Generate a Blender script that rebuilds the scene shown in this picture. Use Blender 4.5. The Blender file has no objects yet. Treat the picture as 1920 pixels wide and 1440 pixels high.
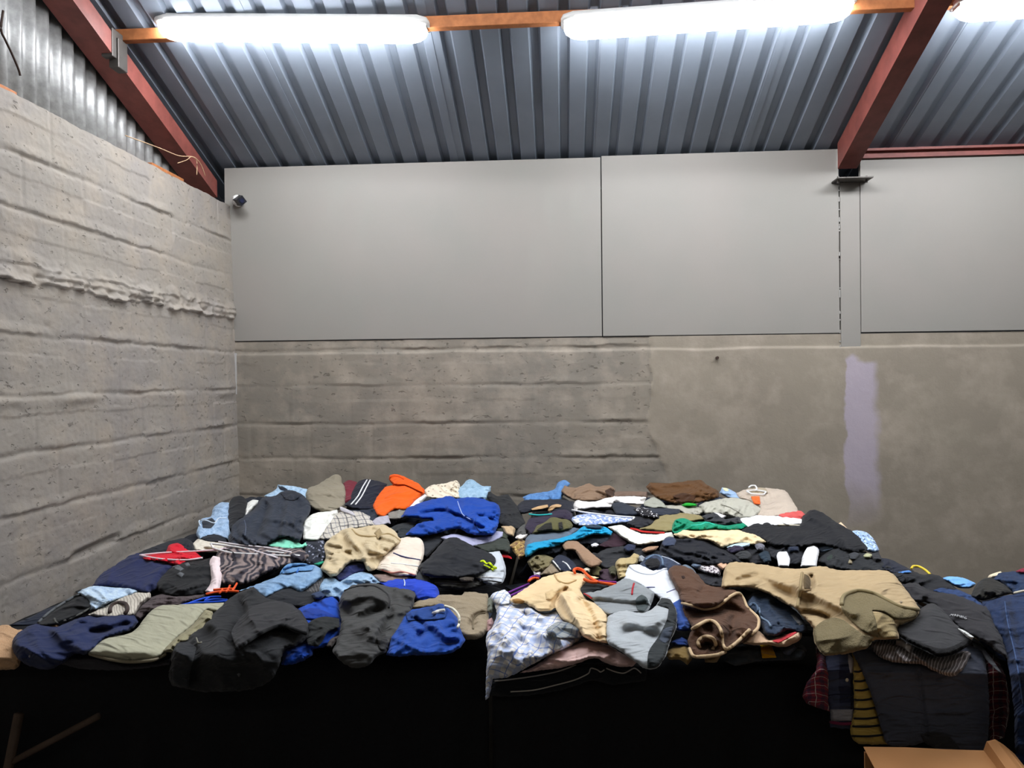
import bpy, bmesh, math, random
import numpy as np
from mathutils import Vector, Matrix
from mathutils.geometry import delaunay_2d_cdt

S = bpy.context.scene
COL = S.collection
# ------------------------------------------------------------------ camera, world, exposure
W, H, F = 1920.0, 1440.0, 1440.0
YAW, PITCH, ROLL = math.radians(3.9), math.radians(-0.25), math.radians(-0.55)
cam_d = bpy.data.cameras.new('camera')
cam_d.sensor_width = 36.0
cam_d.lens = 36.0 * F / W
cam_d.clip_start = 0.02
cam = bpy.data.objects.new('camera', cam_d)
COL.objects.link(cam)
CAM = Vector((0.0, 0.0, 1.5))
ROT = (Matrix.Rotation(YAW, 3, 'Z') @ Matrix.Rotation(math.pi/2 + PITCH, 3, 'X') @ Matrix.Rotation(ROLL, 3, 'Z'))
cam.matrix_world = Matrix.Translation(CAM) @ ROT.to_4x4()
S.camera = cam
wd = bpy.data.worlds.new('world'); S.world = wd; wd.use_nodes = True
wd.node_tree.nodes['Background'].inputs[0].default_value = (0.55, 0.6, 0.7, 1)
wd.node_tree.nodes['Background'].inputs[1].default_value = 0.02
S.view_settings.view_transform = 'Standard'
S.view_settings.look = 'None'
S.view_settings.gamma = 1.0
S.view_settings.use_curve_mapping = False
S.view_settings.exposure = 0.0
LAMP = 50.0

RM = np.array(ROT)
C0 = np.array(CAM)
def rays(p):
    p = np.atleast_2d(np.asarray(p, float))
    d = np.stack([(p[:, 0] - W/2)/F, -(p[:, 1] - H/2)/F, -np.ones(len(p))], 1)
    return d @ RM.T
def on_y(px, py, Y):
    r = rays([(px, py)])[0]
    return C0 + r * (Y / r[1])
def on_x(px, py, X):
    r = rays([(px, py)])[0]
    return C0 + r * (X / r[0])
def on_z(px, py, Z):
    r = rays([(px, py)])[0]
    return C0 + r * ((Z - 1.5) / r[2])

# ------------------------------------------------------------------ small helpers
def lin(h):
    if isinstance(h, str):
        h = h.lstrip('#'); v = [int(h[i:i+2], 16)/255 for i in (0, 2, 4)]
    else: v = list(h)
    return tuple([(c/12.92 if c <= 0.04045 else ((c+0.055)/1.055)**2.4) for c in v]) + (1.0,)
def smooth(a, b, x):
    t = np.clip((x-a)/(b-a), 0, 1); return t*t*(3-2*t)
_rng = np.random.RandomState(7)
_PERM = _rng.permutation(4096)
_GR = _rng.rand(4096)*2*math.pi
_GX, _GY = np.cos(_GR), np.sin(_GR)
def gn(x, y, seed=0):
    """gradient noise, about -0.7..0.7"""
    x = np.asarray(x, float) + seed*37.17; y = np.asarray(y, float) + seed*11.91
    xi = np.floor(x).astype(int); yi = np.floor(y).astype(int)
    xf = x-xi; yf = y-yi
    u = xf*xf*xf*(xf*(xf*6-15)+10); v = yf*yf*yf*(yf*(yf*6-15)+10)
    def g(ix, iy, dx, dy):
        h = _PERM[(_PERM[ix & 4095] + iy) & 4095]
        return _GX[h]*dx + _GY[h]*dy
    a = g(xi, yi, xf, yf); b = g(xi+1, yi, xf-1, yf)
    c = g(xi, yi+1, xf, yf-1); d = g(xi+1, yi+1, xf-1, yf-1)
    return (a + u*(b-a)) + v*((c + u*(d-c)) - (a + u*(b-a)))
def fbm(x, y, oct=4, seed=0):
    s = 0; a = 1.0
    for i in range(oct):
        s = s + a*gn(x*2**i, y*2**i, seed+i*3); a *= 0.5
    return s

def mesh_obj(name, verts, faces, mat=None, parent=None, uv=None, smooth_=True):
    me = bpy.data.meshes.new(name)
    me.from_pydata([tuple(map(float, v)) for v in verts], [], [tuple(int(i) for i in f) for f in faces])
    if uv is not None:
        ul = me.uv_layers.new(name='UVMap')
        li = np.zeros(len(me.loops), int); me.loops.foreach_get('vertex_index', li)
        ul.data.foreach_set('uv', np.asarray(uv, np.float32)[li].ravel())
    if smooth_:
        me.polygons.foreach_set('use_smooth', [True]*len(me.polygons))
    me.update()
    o = bpy.data.objects.new(name, me); COL.objects.link(o)
    if mat: me.materials.append(mat)
    if parent: o.parent = parent
    return o
def tag(o, label=None, cat=None, group=None, kind=None):
    if label: o['label'] = label
    if cat: o['category'] = cat
    if group: o['group'] = group
    if kind: o['kind'] = kind
    return o
def empty(name, loc, label, cat, group=None):
    o = bpy.data.objects.new(name, None); COL.objects.link(o); o.location = loc
    return tag(o, label, cat, group)
def fit(o, parent):
    """parent o keeping its world place"""
    o.parent = parent
    o.matrix_parent_inverse = Matrix.Translation(parent.location).inverted()
    return o
class MB:
    def __init__(s): s.v = []; s.f = []
    def add(s, v, f):
        n = len(s.v); s.v += [tuple(map(float, q)) for q in v]; s.f += [tuple(i+n for i in q) for q in f]
    def box(s, a, b):
        x0, y0, z0 = a; x1, y1, z1 = b
        s.add([(x0,y0,z0),(x1,y0,z0),(x1,y1,z0),(x0,y1,z0),(x0,y0,z1),(x1,y0,z1),(x1,y1,z1),(x0,y1,z1)],
              [(0,3,2,1),(4,5,6,7),(0,1,5,4),(1,2,6,5),(2,3,7,6),(3,0,4,7)])
    def prism(s, prof, P, Q, U, V):
        """profile (u,v) list swept from P to Q, axes U,V"""
        P, Q, U, V = map(lambda a: np.array(a, float), (P, Q, U, V)); n = len(prof)
        v = [P+U*a+V*b for a, b in prof] + [Q+U*a+V*b for a, b in prof]
        f = [(i, (i+1) % n, n+(i+1) % n, n+i) for i in range(n)] + [tuple(range(n))[::-1], tuple(range(n, 2*n))]
        s.add(v, f)
    def tube(s, pts, r, n=8):
        pts = [np.array(p, float) for p in pts]; rings = []
        m = len(pts); rr = r if hasattr(r, '__len__') else [r]*m
        for i, p in enumerate(pts):
            t = pts[min(i+1, m-1)]-pts[max(i-1, 0)]; t = t/(np.linalg.norm(t)+1e-9)
            a = np.cross(t, (0, 0, 1.0));
            if np.linalg.norm(a) < 1e-3: a = np.cross(t, (0, 1.0, 0))
            a /= np.linalg.norm(a); b = np.cross(t, a)
            rings.append([p + rr[i]*(a*math.cos(2*math.pi*k/n)+b*math.sin(2*math.pi*k/n)) for k in range(n)])
        v = [q for r_ in rings for q in r_]
        f = [(i*n+k, i*n+(k+1) % n, (i+1)*n+(k+1) % n, (i+1)*n+k) for i in range(m-1) for k in range(n)]
        f += [tuple(range(n))[::-1], tuple(range((m-1)*n, m*n))]
        s.add(v, f)
    def build(s, name, mat, parent=None, smooth_=False, bevel=0):
        o = mesh_obj(name, s.v, s.f, mat, None, None, smooth_)
        bm = bmesh.new(); bm.from_mesh(o.data); bmesh.ops.recalc_face_normals(bm, faces=bm.faces); bm.to_mesh(o.data); bm.free()
        if bevel:
            b = o.modifiers.new('b', 'BEVEL'); b.width = bevel; b.segments = 2; b.limit_method = 'ANGLE'
        if parent: fit(o, parent)
        return o

# ------------------------------------------------------------------ node helpers
class NT:
    def __init__(s, name):
        s.m = bpy.data.materials.new(name); s.m.use_nodes = True
        s.t = s.m.node_tree; s.b = s.t.nodes['Principled BSDF']
    def n(s, typ, **kw):
        nd = s.t.nodes.new(typ)
        for k, v in kw.items(): setattr(nd, k, v)
        return nd
    def l(s, a, b): s.t.links.new(a, b)
    def inp(s, sock, v):
        if hasattr(v, 'links') or isinstance(v, bpy.types.NodeSocket): s.l(v, sock)
        else: sock.default_value = v
    def math(s, op, a, b=0.0, c=None):
        nd = s.n('ShaderNodeMath', operation=op); s.inp(nd.inputs[0], a); s.inp(nd.inputs[1], b)
        if c is not None: s.inp(nd.inputs[2], c)
        return nd.outputs[0]
    def mix(s, f, a, b, blend='MIX'):
        nd = s.n('ShaderNodeMix', data_type='RGBA', blend_type=blend)
        s.inp(nd.inputs[0], f); s.inp(nd.inputs[6], a); s.inp(nd.inputs[7], b); return nd.outputs[2]
    def noise(s, vec, scale, detail=3, rough=0.55, out=0):
        nd = s.n('ShaderNodeTexNoise'); nd.inputs['Scale'].default_value = scale
        nd.inputs['Detail'].default_value = detail; nd.inputs['Roughness'].default_value = rough
        if vec is not None: s.l(vec, nd.inputs['Vector'])
        return nd.outputs[out]
    def ramp(s, f, lo, hi, a=(0,0,0,1), b=(1,1,1,1)):
        nd = s.n('ShaderNodeMapRange'); s.inp(nd.inputs[0], f); nd.inputs[1].default_value = lo; nd.inputs[2].default_value = hi
        nd.clamp = True; return nd.outputs[0]
    def bump(s, h, strength, dist, prev=None):
        nd = s.n('ShaderNodeBump'); nd.inputs['Strength'].default_value = strength; nd.inputs['Distance'].default_value = dist
        s.l(h, nd.inputs['Height'])
        if prev is not None: s.l(prev, nd.inputs['Normal'])
        return nd.outputs[0]
    def obj(s): return s.n('ShaderNodeTexCoord').outputs['Object']
    def uv(s): return s.n('ShaderNodeTexCoord').outputs['UV']
    def xyz(s, v):
        nd = s.n('ShaderNodeSeparateXYZ'); s.l(v, nd.inputs[0]); return nd.outputs
    def end(s, col=None, rough=0.8, normal=None, metal=0, spec=0.3):
        if col is not None: s.inp(s.b.inputs['Base Color'], col)
        s.inp(s.b.inputs['Roughness'], rough); s.inp(s.b.inputs['Metallic'], metal)
        s.b.inputs['Specular IOR Level'].default_value = spec
        if normal is not None: s.l(normal, s.b.inputs['Normal'])
        return s.m
# ================================================================== THE ROOM
YB = 4.10
XL = float(on_y(440, 640, YB)[0])          # left wall at the corner
XR, YF = 6.0, -4.5
TANR = 0.385
def roof_z(Y): return 2.70 + TANR*(YB - Y)

# --- painted masonry
def wall_mat(name, c1, c2, pits=1.0, patch=False):
    t = NT(name); o = t.obj(); x = t.xyz(o)
    big = t.noise(o, 1.7, 4, 0.6); med = t.noise(o, 7.0, 4, 0.6)
    col = t.mix(t.ramp(big, 0.35, 0.65), lin(c1), lin(c2))
    col = t.mix(t.ramp(med, 0.45, 0.8), col, lin('#a09587'))
    if patch:
        w = t.math('ADD', x[0], t.math('MULTIPLY', t.math('SUBTRACT', t.noise(o, 6, 3), 0.5), 0.10))
        zz = t.math('ADD', x[2], t.math('MULTIPLY', t.math('SUBTRACT', t.noise(o, 9, 2), 0.5), 0.12))
        m = t.math('MULTIPLY', t.ramp(w, patch[0], patch[0]+0.01), t.math('SUBTRACT', 1.0, t.ramp(w, patch[1]-0.04, patch[1])))
        m = t.math('MULTIPLY', m, t.math('MULTIPLY', t.ramp(zz, patch[2], patch[2]+0.25), t.math('SUBTRACT', 1.0, t.ramp(zz, patch[3]-0.03, patch[3]))))
        col = t.mix(t.math('MULTIPLY', m, 0.8), col, lin('#a79daa'))
    mp = t.n('ShaderNodeMapping'); mp.inputs['Scale'].default_value = (1, 1, 1.9); t.l(o, mp.inputs[0])
    v = t.noise(mp.outputs[0], 26, 5, 0.65)
    pit = t.ramp(v, 0.29, 0.38)
    fine = t.noise(o, 160, 3, 0.6)
    nb = t.bump(pit, 0.75*pits, 0.006)
    nb = t.bump(fine, 0.25, 0.002, nb)
    nb = t.bump(t.noise(o, 12, 4, 0.6), 0.3, 0.012, nb)
    col = t.mix(t.math('MULTIPLY', t.math('SUBTRACT', 1.0, pit), 0.30*pits), col, lin('#5d5650'))
    return t.end(col, 0.72, nb, 0, 0.25)
M_BLOCK = wall_mat('painted_block', '#968f85', '#8c8681')
M_BLOCKB = wall_mat('painted_block_back', '#847c70', '#7b756c')
_p0 = on_y(1580, 700, YB); _p1 = on_y(1648, 700, YB); _pz1 = on_y(1600, 670, YB)[2]; _pz0 = on_y(1600, 985, YB)[2]
M_PLASTER = wall_mat('painted_plaster', '#8d8476', '#867d70', 0.10, (float(_p0[0]), float(_p1[0]), float(_pz0), float(_pz1)))
def board_mat():
    t = NT('painted_board'); o = t.obj()
    col = t.mix(t.ramp(t.noise(o, 2.2, 3, 0.5), 0.35, 0.65), lin('#8b8680'), lin('#87847e'))
    nb = t.bump(t.noise(o, 3.0, 2, 0.5), 0.15, 0.02)
    nb = t.bump(t.noise(o, 90, 3, 0.6), 0.12, 0.002, nb)
    return t.end(col, 0.55, nb, 0, 0.35)
M_BOARD = board_mat()
def simple(name, col, rough=0.6, metal=0, spec=0.3, var=0.0, bump=0.0, sc=40, emit=None):
    t = NT(name); o = t.obj()
    c = lin(col)
    if var:
        d = tuple(v*(1-var) for v in c[:3])+(1,)
        c = t.mix(t.ramp(t.noise(o, sc*0.4, 4, 0.6), 0.35, 0.65), c, d)
    nb = t.bump(t.noise(o, sc, 4, 0.6), bump, 0.004) if bump else None
    if emit: 
        t.b.inputs['Emission Color'].default_value = emit[0]; t.b.inputs['Emission Strength'].default_value = emit[1]
    return t.end(c, rough, nb, metal, spec)
M_RED = simple('red_oxide_steel', '#8a4c44', 0.55, 0, 0.4, 0.3, 0.1, 30)
M_GALV = simple('galvanised_sheet', '#a6a6a4', 0.45, 0.35, 0.5, 0.35, 0.1, 60)
M_TIMB = simple('pine_purlin', '#b87446', 0.65, 0, 0.3, 0.35, 0.2, 50)
M_CONC = simple('concrete_floor', '#6d6a66', 0.8, 0, 0.3, 0.3, 0.3, 15)
M_STEELP = simple('grey_bracket', '#5a5652', 0.5, 0.5, 0.4, 0.2)
M_WHITEP = simple('white_plastic', '#d8d6d2', 0.4)
M_BLACKP = simple('black_plastic', '#1b1c22', 0.3, 0, 0.5)
M_ROOF = simple('roof_sheet', '#7f8894', 0.5, 0.0, 0.4, 0.15, 0.05, 8)
M_TUBE = simple('lit_diffuser', '#ffffff', 0.4, emit=((0.93, 0.955, 1.0, 1), LAMP))
M_FILL = simple('fill_diffuser_warm', '#ffffff', 0.4, emit=((1.0, 0.90, 0.76, 1), LAMP*0.30))  # warm glow of the added fill lamps out of view
M_CORD = simple('tan_cord', '#a98d6e', 0.8)
M_DCORD = simple('dark_cord', '#3a2a22', 0.7)

def axis(pts):
    out = []
    for (a, b, st) in pts:
        n = max(1, int(round((b-a)/st))); out += list(a + (b-a)*np.arange(n)/n)
    out.append(pts[-1][1]); return np.array(out)
def grid_faces(nu, nv, flip=False):
    i = np.arange(nu-1)[:, None]*nv + np.arange(nv-1)[None, :]
    q = np.stack([i, i+nv, i+nv+1, i+1], -1).reshape(-1, 4)
    return q[:, ::-1] if flip else q
def fast_mesh(name, V, Fq, mat):
    me = bpy.data.meshes.new(name); nv, nf = len(V), len(Fq)
    me.vertices.add(nv); me.vertices.foreach_set('co', V.astype(np.float32).ravel())
    me.loops.add(nf*4); me.loops.foreach_set('vertex_index', Fq.astype(np.int32).ravel())
    me.polygons.add(nf); me.polygons.foreach_set('loop_start', np.arange(nf, dtype=np.int32)*4)
    me.update(calc_edges=True); me.validate()
    me.polygons.foreach_set('use_smooth', [True]*nf)
    o = bpy.data.objects.new(name, me); COL.objects.link(o); me.materials.append(mat); return o

def blocks(u, z, levels, L, rough, seed, gap=0.010, amp=1.0):
    """relief of a rough painted block wall (metres, towards the room)"""
    zz = z + 0.010*fbm(u*3, z*3, 3, seed) + 0.004*gn(u*22, z*22, seed+5)
    lv = np.array(levels); k = np.searchsorted(lv, zz)
    dn = np.min(np.abs(zz[..., None]-lv), -1)
    uu = u + 0.006*fbm(u*5, z*5, 2, seed+9) + (k % 2)*L*0.5 + 0.04*np.sin(k*2.3)
    b = np.floor(uu/L); dv = np.abs(uu/L - b - 0.5); dv = (0.5-dv)*L
    h = _PERM[(b.astype(int)*13 + k*57 + seed*101) & 4095]/4096.0
    tilt = (_PERM[(b.astype(int)*29 + k*31 + 7) & 4095]/4096.0-0.5)
    d = 0.006*(h-0.5) + 0.006*tilt*((zz % 0.2)/0.2-0.5)*2
    patch = smooth(-0.35, 0.35, gn(u*2.1, z*2.4, seed+3))           # where mortar is washed over
    g1 = np.exp(-(dn/gap)**2)*(0.35+0.65*patch)
    g2 = np.exp(-(dv/(gap*0.9))**2)*(0.15+0.5*patch)
    d = d - 0.010*g1 - 0.011*g2
    # mortar squeezed out over the joint: slopes out from above, breaks off sharply below
    jag = 0.014*gn(u*7, 0*z+3, seed+41) + 0.006*gn(u*26, 0*z, seed+43) + 0.003*gn(u*70, 0*z, seed+44)
    for li_, L_ in enumerate(levels):
        dz = z - (L_ + 0.006 + jag)
        wd_ = 0.030 + 0.022*(gn(u*3.1, 0*z+li_*1.7, seed+47)+0.5)
        msk = smooth(-0.12, 0.25, gn(u*2.3, 0*z+li_*2.9, seed+13))
        d = d + 0.017*msk*np.clip(dz/0.003, 0, 1)*np.clip(1-dz/wd_, 0, 1)*(0.75+0.5*gn(u*11, z*14, seed+49))
    d = d + rough*(0.004*fbm(u*9, z*11, 4, seed+17) + 0.0022*fbm(u*45, z*60, 3, seed+21))
    cr = gn(u*30, z*42, seed+31); d = d - 0.004*rough*smooth(0.36, 0.5, cr)
    return d*amp*0.5

# left wall
SCY0, SCZ0 = [float(v) for v in on_x(132, 1044, XL+0.02)[1:]]; SCY1, SCZ1 = [float(v) for v in on_x(228, 1003, XL+0.02)[1:]]
zs = axis([(0.0, 0.7, 0.1), (0.7, 2.47, 0.0052)])
ys = axis([(YF, 1.9, 0.2), (1.9, YB+0.02, 0.0062)])
Yg, Zg = np.meshgrid(ys, zs, indexing='ij')
lev = [0.065, 0.265, 0.465, 0.665, 0.875, 1.075, 1.272, 1.465, 1.668, 1.868, 2.085, 2.275]
D = blocks(Yg, Zg, lev, 0.33, 1.0, 3, 0.010)
jg = 0.022*fbm(Yg*2.6, 0*Zg, 2, 8)+0.012*gn(Yg*14, 0*Zg, 9)+0.006*gn(Yg*40, 0*Zg, 10)
for L_, a_, w_ in ((1.845, 0.020, 0.075), (1.90, 0.010, 0.05)):                # the broken ledge of squeezed mortar
    dz = Zg-(L_+jg*(1 if a_ > 0.015 else -0.8)); D = D + a_*np.clip(dz/0.004, 0, 1)*np.clip(1-dz/w_, 0, 1)*(0.8+1.3*fbm(Yg*13, Zg*18, 3, 40))
D = D + 0.010*np.exp(-((Zg-1.45)/0.02)**2)*smooth(-0.1, 0.3, gn(Yg*3.1, Zg*2, 77))
D = D + 0.012*np.exp(-((Zg-2.10)/0.05)**2)*smooth(0.0, 0.5, gn(Yg*2.3, Zg*2, 79))
D = D - 0.02*np.clip(1-np.abs(Zg-(SCZ0+(SCZ1-SCZ0)*(Yg-SCY0)/(SCY1-SCY0)))/0.022, 0, 1)*smooth(SCY0-0.03, SCY0+0.05, Yg)*(1-smooth(SCY1-0.08, SCY1+0.02, Yg))  # chipped scar
D = D*smooth(1.9, 2.0, Yg)
TILT = 0.023
ZTOP = 2.47
Zt = np.minimum(Zg, ZTOP)
Vw = np.stack([XL - TILT*(Zg-1.9) + D, Yg, Zt + (Zg > 2.465)*0.006*fbm(Yg*8, Yg*0, 3, 50)], -1).reshape(-1, 3)
wl = fast_mesh('wall_left', Vw, grid_faces(len(ys), len(zs)), M_BLOCK); tag(wl, kind='structure')
b = MB(); b.box((XL-0.26, YF, 2.40), (XL-0.03, YB, ZTOP-0.001)); fit(b.build('wall_coping', M_BLOCK), wl)

# back wall: lower masonry + plaster, upper painted boards
ZL = float(on_y(1128, 632, YB)[2])
XS0 = float(on_y(425, 330, YB)[0]); XJ = float(on_y(1128, 460, YB)[0])
XC0 = float(on_y(1573, 420, YB)[0]); XC1 = float(on_y(1611, 420, YB)[0])
xs = axis([(XL-0.05, 0.78, 0.009), (0.78, XR, 0.05)])
zs = axis([(0.0, 0.75, 0.1), (0.75, ZL-0.10, 0.008), (ZL-0.10, ZL, 0.005)])
Xg, Zg = np.meshgrid(xs, zs, indexing='ij')
lev2 = [0.13, 0.33, 0.53, 0.73, 0.885, 1.088, 1.275, 1.478, 1.675, 1.9]
D = blocks(Xg, Zg, lev2, 0.335, 0.7, 11, 0.008, 0.85)
edge = 0.47 + 0.05*fbm(Zg*4, Zg*0+2, 3, 60) + 0.28*np.clip(1.2-Zg, 0, 0.3)
mp = 1-smooth(edge-0.02, edge+0.02, Xg)
D = D*mp + (1-mp)*(0.007 + 0.004*fbm(Xg*1.3, Zg*1.5, 3, 61)) + 0.006*np.exp(-((Xg-edge)/0.012)**2)*smooth(-0.2, 0.3, gn(Zg*9, Zg*0, 63))
D = D + 0.022*smooth(0, 1, np.clip((Zg-(ZL-0.14))/0.05, 0, 1))*0.0
lip = smooth(0.0, 1.0, np.clip(1-(Zg-(ZL-0.075-0.012*fbm(Xg*2, Xg*0, 2, 66)))/0.012, 0, 1))
D = D*(1) + 0.010*lip - 0.0
Vw = np.stack([Xg, YB - D, Zg], -1).reshape(-1, 3)
wb = fast_mesh('wall_back', Vw, grid_faces(len(xs), len(zs)), M_PLASTER); tag(wb, kind='structure')
wb.data.materials.append(M_BLOCKB)
cx = (Xg[:-1, :-1]+0*Zg[:-1, :-1]).ravel(); cz = Zg[:-1, :-1].ravel(); ed = edge[:-1, :-1].ravel()
wb.data.polygons.foreach_set('material_index', (cx < ed-0.01).astype(np.int32))
ZP1 = float(on_y(800, 303, YB-0.02)[2]); ZP2 = float(on_y(1700, 293, YB-0.02)[2])
def panel(x0, x1, z0, z1, th, y=YB, zr=None):
    b = MB(); b.box((x0, y-th, z0), (x1, y+0.012, z1)); o = b.build('wall_panel', M_BOARD, None, False, 0.002)
    if zr:
        for v in o.data.vertices:
            if v.co.z > (z0+z1)/2: v.co.z += zr*(v.co.x-x0)
    return fit(o, wb)
panel(XL-0.045, XJ-0.0025, ZL+0.004, ZP1, 0.007)
panel(XJ+0.0025, XC0-0.003, ZL+0.004, ZP1+0.006, 0.010)
ZCOL = float(on_y(1590, 338, YB)[2])
panel(XC0+0.003, XC1, ZL-0.14, ZCOL-0.004, 0.010)
panel(XC1+0.002, XR, ZL+0.006, ZP2, 0.014)
b = MB()
rs = np.random.RandomState(5)
for k in range(24):                                   # crumbled filler along the open joint beside the column
    z = 1.45 + (ZCOL-1.47)*rs.rand(); w = 0.001+0.002*rs.rand(); h = 0.006+0.03*rs.rand()**2
    b.box((XC0-0.003-w, YB-0.0125, z), (XC0+0.0005, YB-0.008, z+h))
fit(b.build('joint_filler', simple('pale_filler', '#9a9792', 0.9)), wb)
b = MB(); b.box((XL-0.006, YB-0.016, 1.44), (XL+0.014, YB-0.004, 1.665)); fit(b.build('corner_filler', simple('corner_filler_paint', '#a9a7a5', 0.8)), wb)
# remaining shell
b = MB(); b.box((XL-0.25, YF, -0.1), (XR+0.2, YB+0.2, 0.0)); tag(b.build('floor', M_CONC), kind='structure')
b = MB(); b.box((XR, YF, 0), (XR+0.15, YB, 4.5)); tag(b.build('wall_right', M_BOARD), kind='structure')
b = MB(); b.box((XL-0.2, YF-0.15, 0), (XR+0.2, YF, 4.5)); tag(b.build('wall_front', M_BOARD), kind='structure')

# ceiling: trapezoid roof sheet, two slopes to a ridge
PIT = 0.1275; RX0 = XL-0.2
prof = []
x = RX0
while x < XR+0.2:
    prof += [(x, 0.0), (x+0.074, 0.0), (x+0.085, 0.026), (x+0.1165, 0.026)]; x += PIT
prof = np.array(prof)
YRID = 0.4
def slope(y0, y1, z0, z1):
    n = len(prof); V = []
    for (yy, zz) in ((y0, z0), (y1, z1)):
        for a, h in prof: V.append((a, yy, zz+h))
    for (yy, zz) in ((y0, z0), (y1, z1)):
        for a, h in prof: V.append((a, yy, zz+h+0.004))
    Fq = [(i, i+1, n+i+1, n+i) for i in range(n-1)] + [(2*n+i, 3*n+i, 3*n+i+1, 2*n+i+1) for i in range(n-1)]
    return V, Fq
V1, F1 = slope(YB+0.30, YRID, roof_z(YB+0.30), roof_z(YRID))
V2, F2 = slope(YRID, YF-0.2, roof_z(YRID), roof_z(YRID)-TANR*(YRID-YF))
ce = mesh_obj('ceiling', V1+V2, F1+[tuple(i+len(V1) for i in f) for f in F2], M_ROOF, smooth_=False); tag(ce, kind='structure')
b = MB()                                               # lapped sheet edges
for xx in (prof[:, 0][::4][[5, 11, 17, 23, 29, 35, 41]]):
    z0, z1 = roof_z(YB+0.28), roof_z(YRID)
    b.prism([(0, 0), (0.03, 0), (0.03, -0.0025), (0, -0.0025)], (xx+0.008, YB+0.28, z0), (xx+0.008, YRID, z1), (1, 0, 0), (0, 0, 1))
fit(b.build('sheet_lap', M_ROOF), ce)

# gable cladding above the left wall: corrugated galvanised sheet
gy = axis([(YF, 0.9, 0.05), (0.9, YB, 0.0125)]); per = 0.0762
top = np.array([min(roof_z(v) if v > YRID else roof_z(2*YRID-v), 9) - 0.02 for v in gy])
xw = XL - 0.222 + 0.0135*np.cos(2*math.pi*gy/per)
V = np.concatenate([np.stack([xw, gy, np.full_like(gy, 2.42)], 1), np.stack([xw, gy, top], 1)])
n = len(gy)
g = mesh_obj('wall_gable', V, [(i, i+1, n+i+1, n+i) for i in range(n-1)], M_GALV); tag(g, kind='structure')
g.modifiers.new('s', 'SOLIDIFY').thickness = 0.001

# steelwork and timber
def rafter(name, x0, x1, Ya, Yb, drop, label, hgt=0.10):
    r = empty(name, (x0, Ya, roof_z(Ya)-drop), label, 'rafter', 'red oxide roof rafters')
    t = 0.004; w = x1-x0
    pr = [(0, 0), (w, 0), (w, t), (t, t), (t, hgt-t), (w, hgt-t), (w, hgt), (0, hgt)] 
    b = MB(); b.prism(pr, (x0, Ya, roof_z(Ya)-drop), (x0, Yb, roof_z(Yb)-drop), (1, 0, 0), (0, 0, 1))
    return r, b.build('channel', M_RED, r)
# left rafter (over the wall) and right rafter (bearing on the column)
RL, _ = rafter('roof_rafter', XL-0.20, XL-0.08, YB-0.02, YRID, 0.192, 'red oxide steel rafter along the block wall, above the corrugated gable', 0.092)
for o in RL.children:                                  # its solid face looks into the room
    for v in o.data.vertices:
        v.co.x = (XL-0.20+XL-0.08) - v.co.x
    bm = bmesh.new(); bm.from_mesh(o.data); bmesh.ops.recalc_face_normals(bm, faces=bm.faces); bm.to_mesh(o.data); bm.free()
xa = float(on_y(1576, 330, YB-0.06)[0]); xb = float(on_y(1612, 330, YB-0.06)[0])
RR, _ = rafter('roof_rafter', xa, xb, YB-0.02, YRID, 0.13, 'red oxide steel rafter bearing on the plate above the wall column', 0.13)
pz = float(on_y(1590, 337, YB-0.05)[2])
b = MB(); b.box((xa-0.03, YB-0.11, pz-0.006), (xb+0.05, YB-0.012, pz)); b.build('bearing_plate', M_STEELP, RR)
for q in (xa-0.015, xb+0.03):
    b = MB(); b.tube([(q, YB-0.07, pz-0.022), (q, YB-0.07, pz+0.012)], 0.006, 6); b.build('bolt', M_STEELP, RR)
# bracket clamped to the left rafter
pc = on_x(222, 105, XL-0.08); 
br = empty('rafter_bracket', tuple(pc), 'grey steel cleat bolted to the left red rafter', 'bracket')
b = MB(); b.box((pc[0]-0.045, pc[1]-0.05, pc[2]-0.02), (pc[0]+0.004, pc[1]+0.03, pc[2]+0.10)); b.box((pc[0]-0.03, pc[1]-0.02, pc[2]-0.055), (pc[0]+0.012, pc[1]+0.05, pc[2]+0.07)); b.build('cleat', M_STEELP, br, False, 0.003)

# eaves angle behind the right panel and the purlin that carries the lamps
YP = 3.22
ze = float(on_y(1700, 279, YB)[2])
b = MB(); b.box((XC0-0.0, YB-0.005, ze-0.045), (XR, YB+0.05, ze-0.012)); b.box((XC0, YB-0.03, ze-0.012), (XR, YB+0.05, ze)); b.box((XC0+0.06, YB-0.03, ze-0.05), (XR, YB-0.012, ze-0.043))
tag(b.build('eaves_angle', M_RED), 'red oxide steel angle along the eaves above the right wall board', 'steel angle')
zc = roof_z(YP)-0.004
b = MB(); b.box((XL-0.21, YP-0.02, zc-0.05), (XR, YP+0.018, zc))
pu = b.build('roof_purlin', M_TIMB, None, False, 0.003); tag(pu, 'pine purlin under the roof sheet carrying the strip lights', 'purlin')

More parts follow.
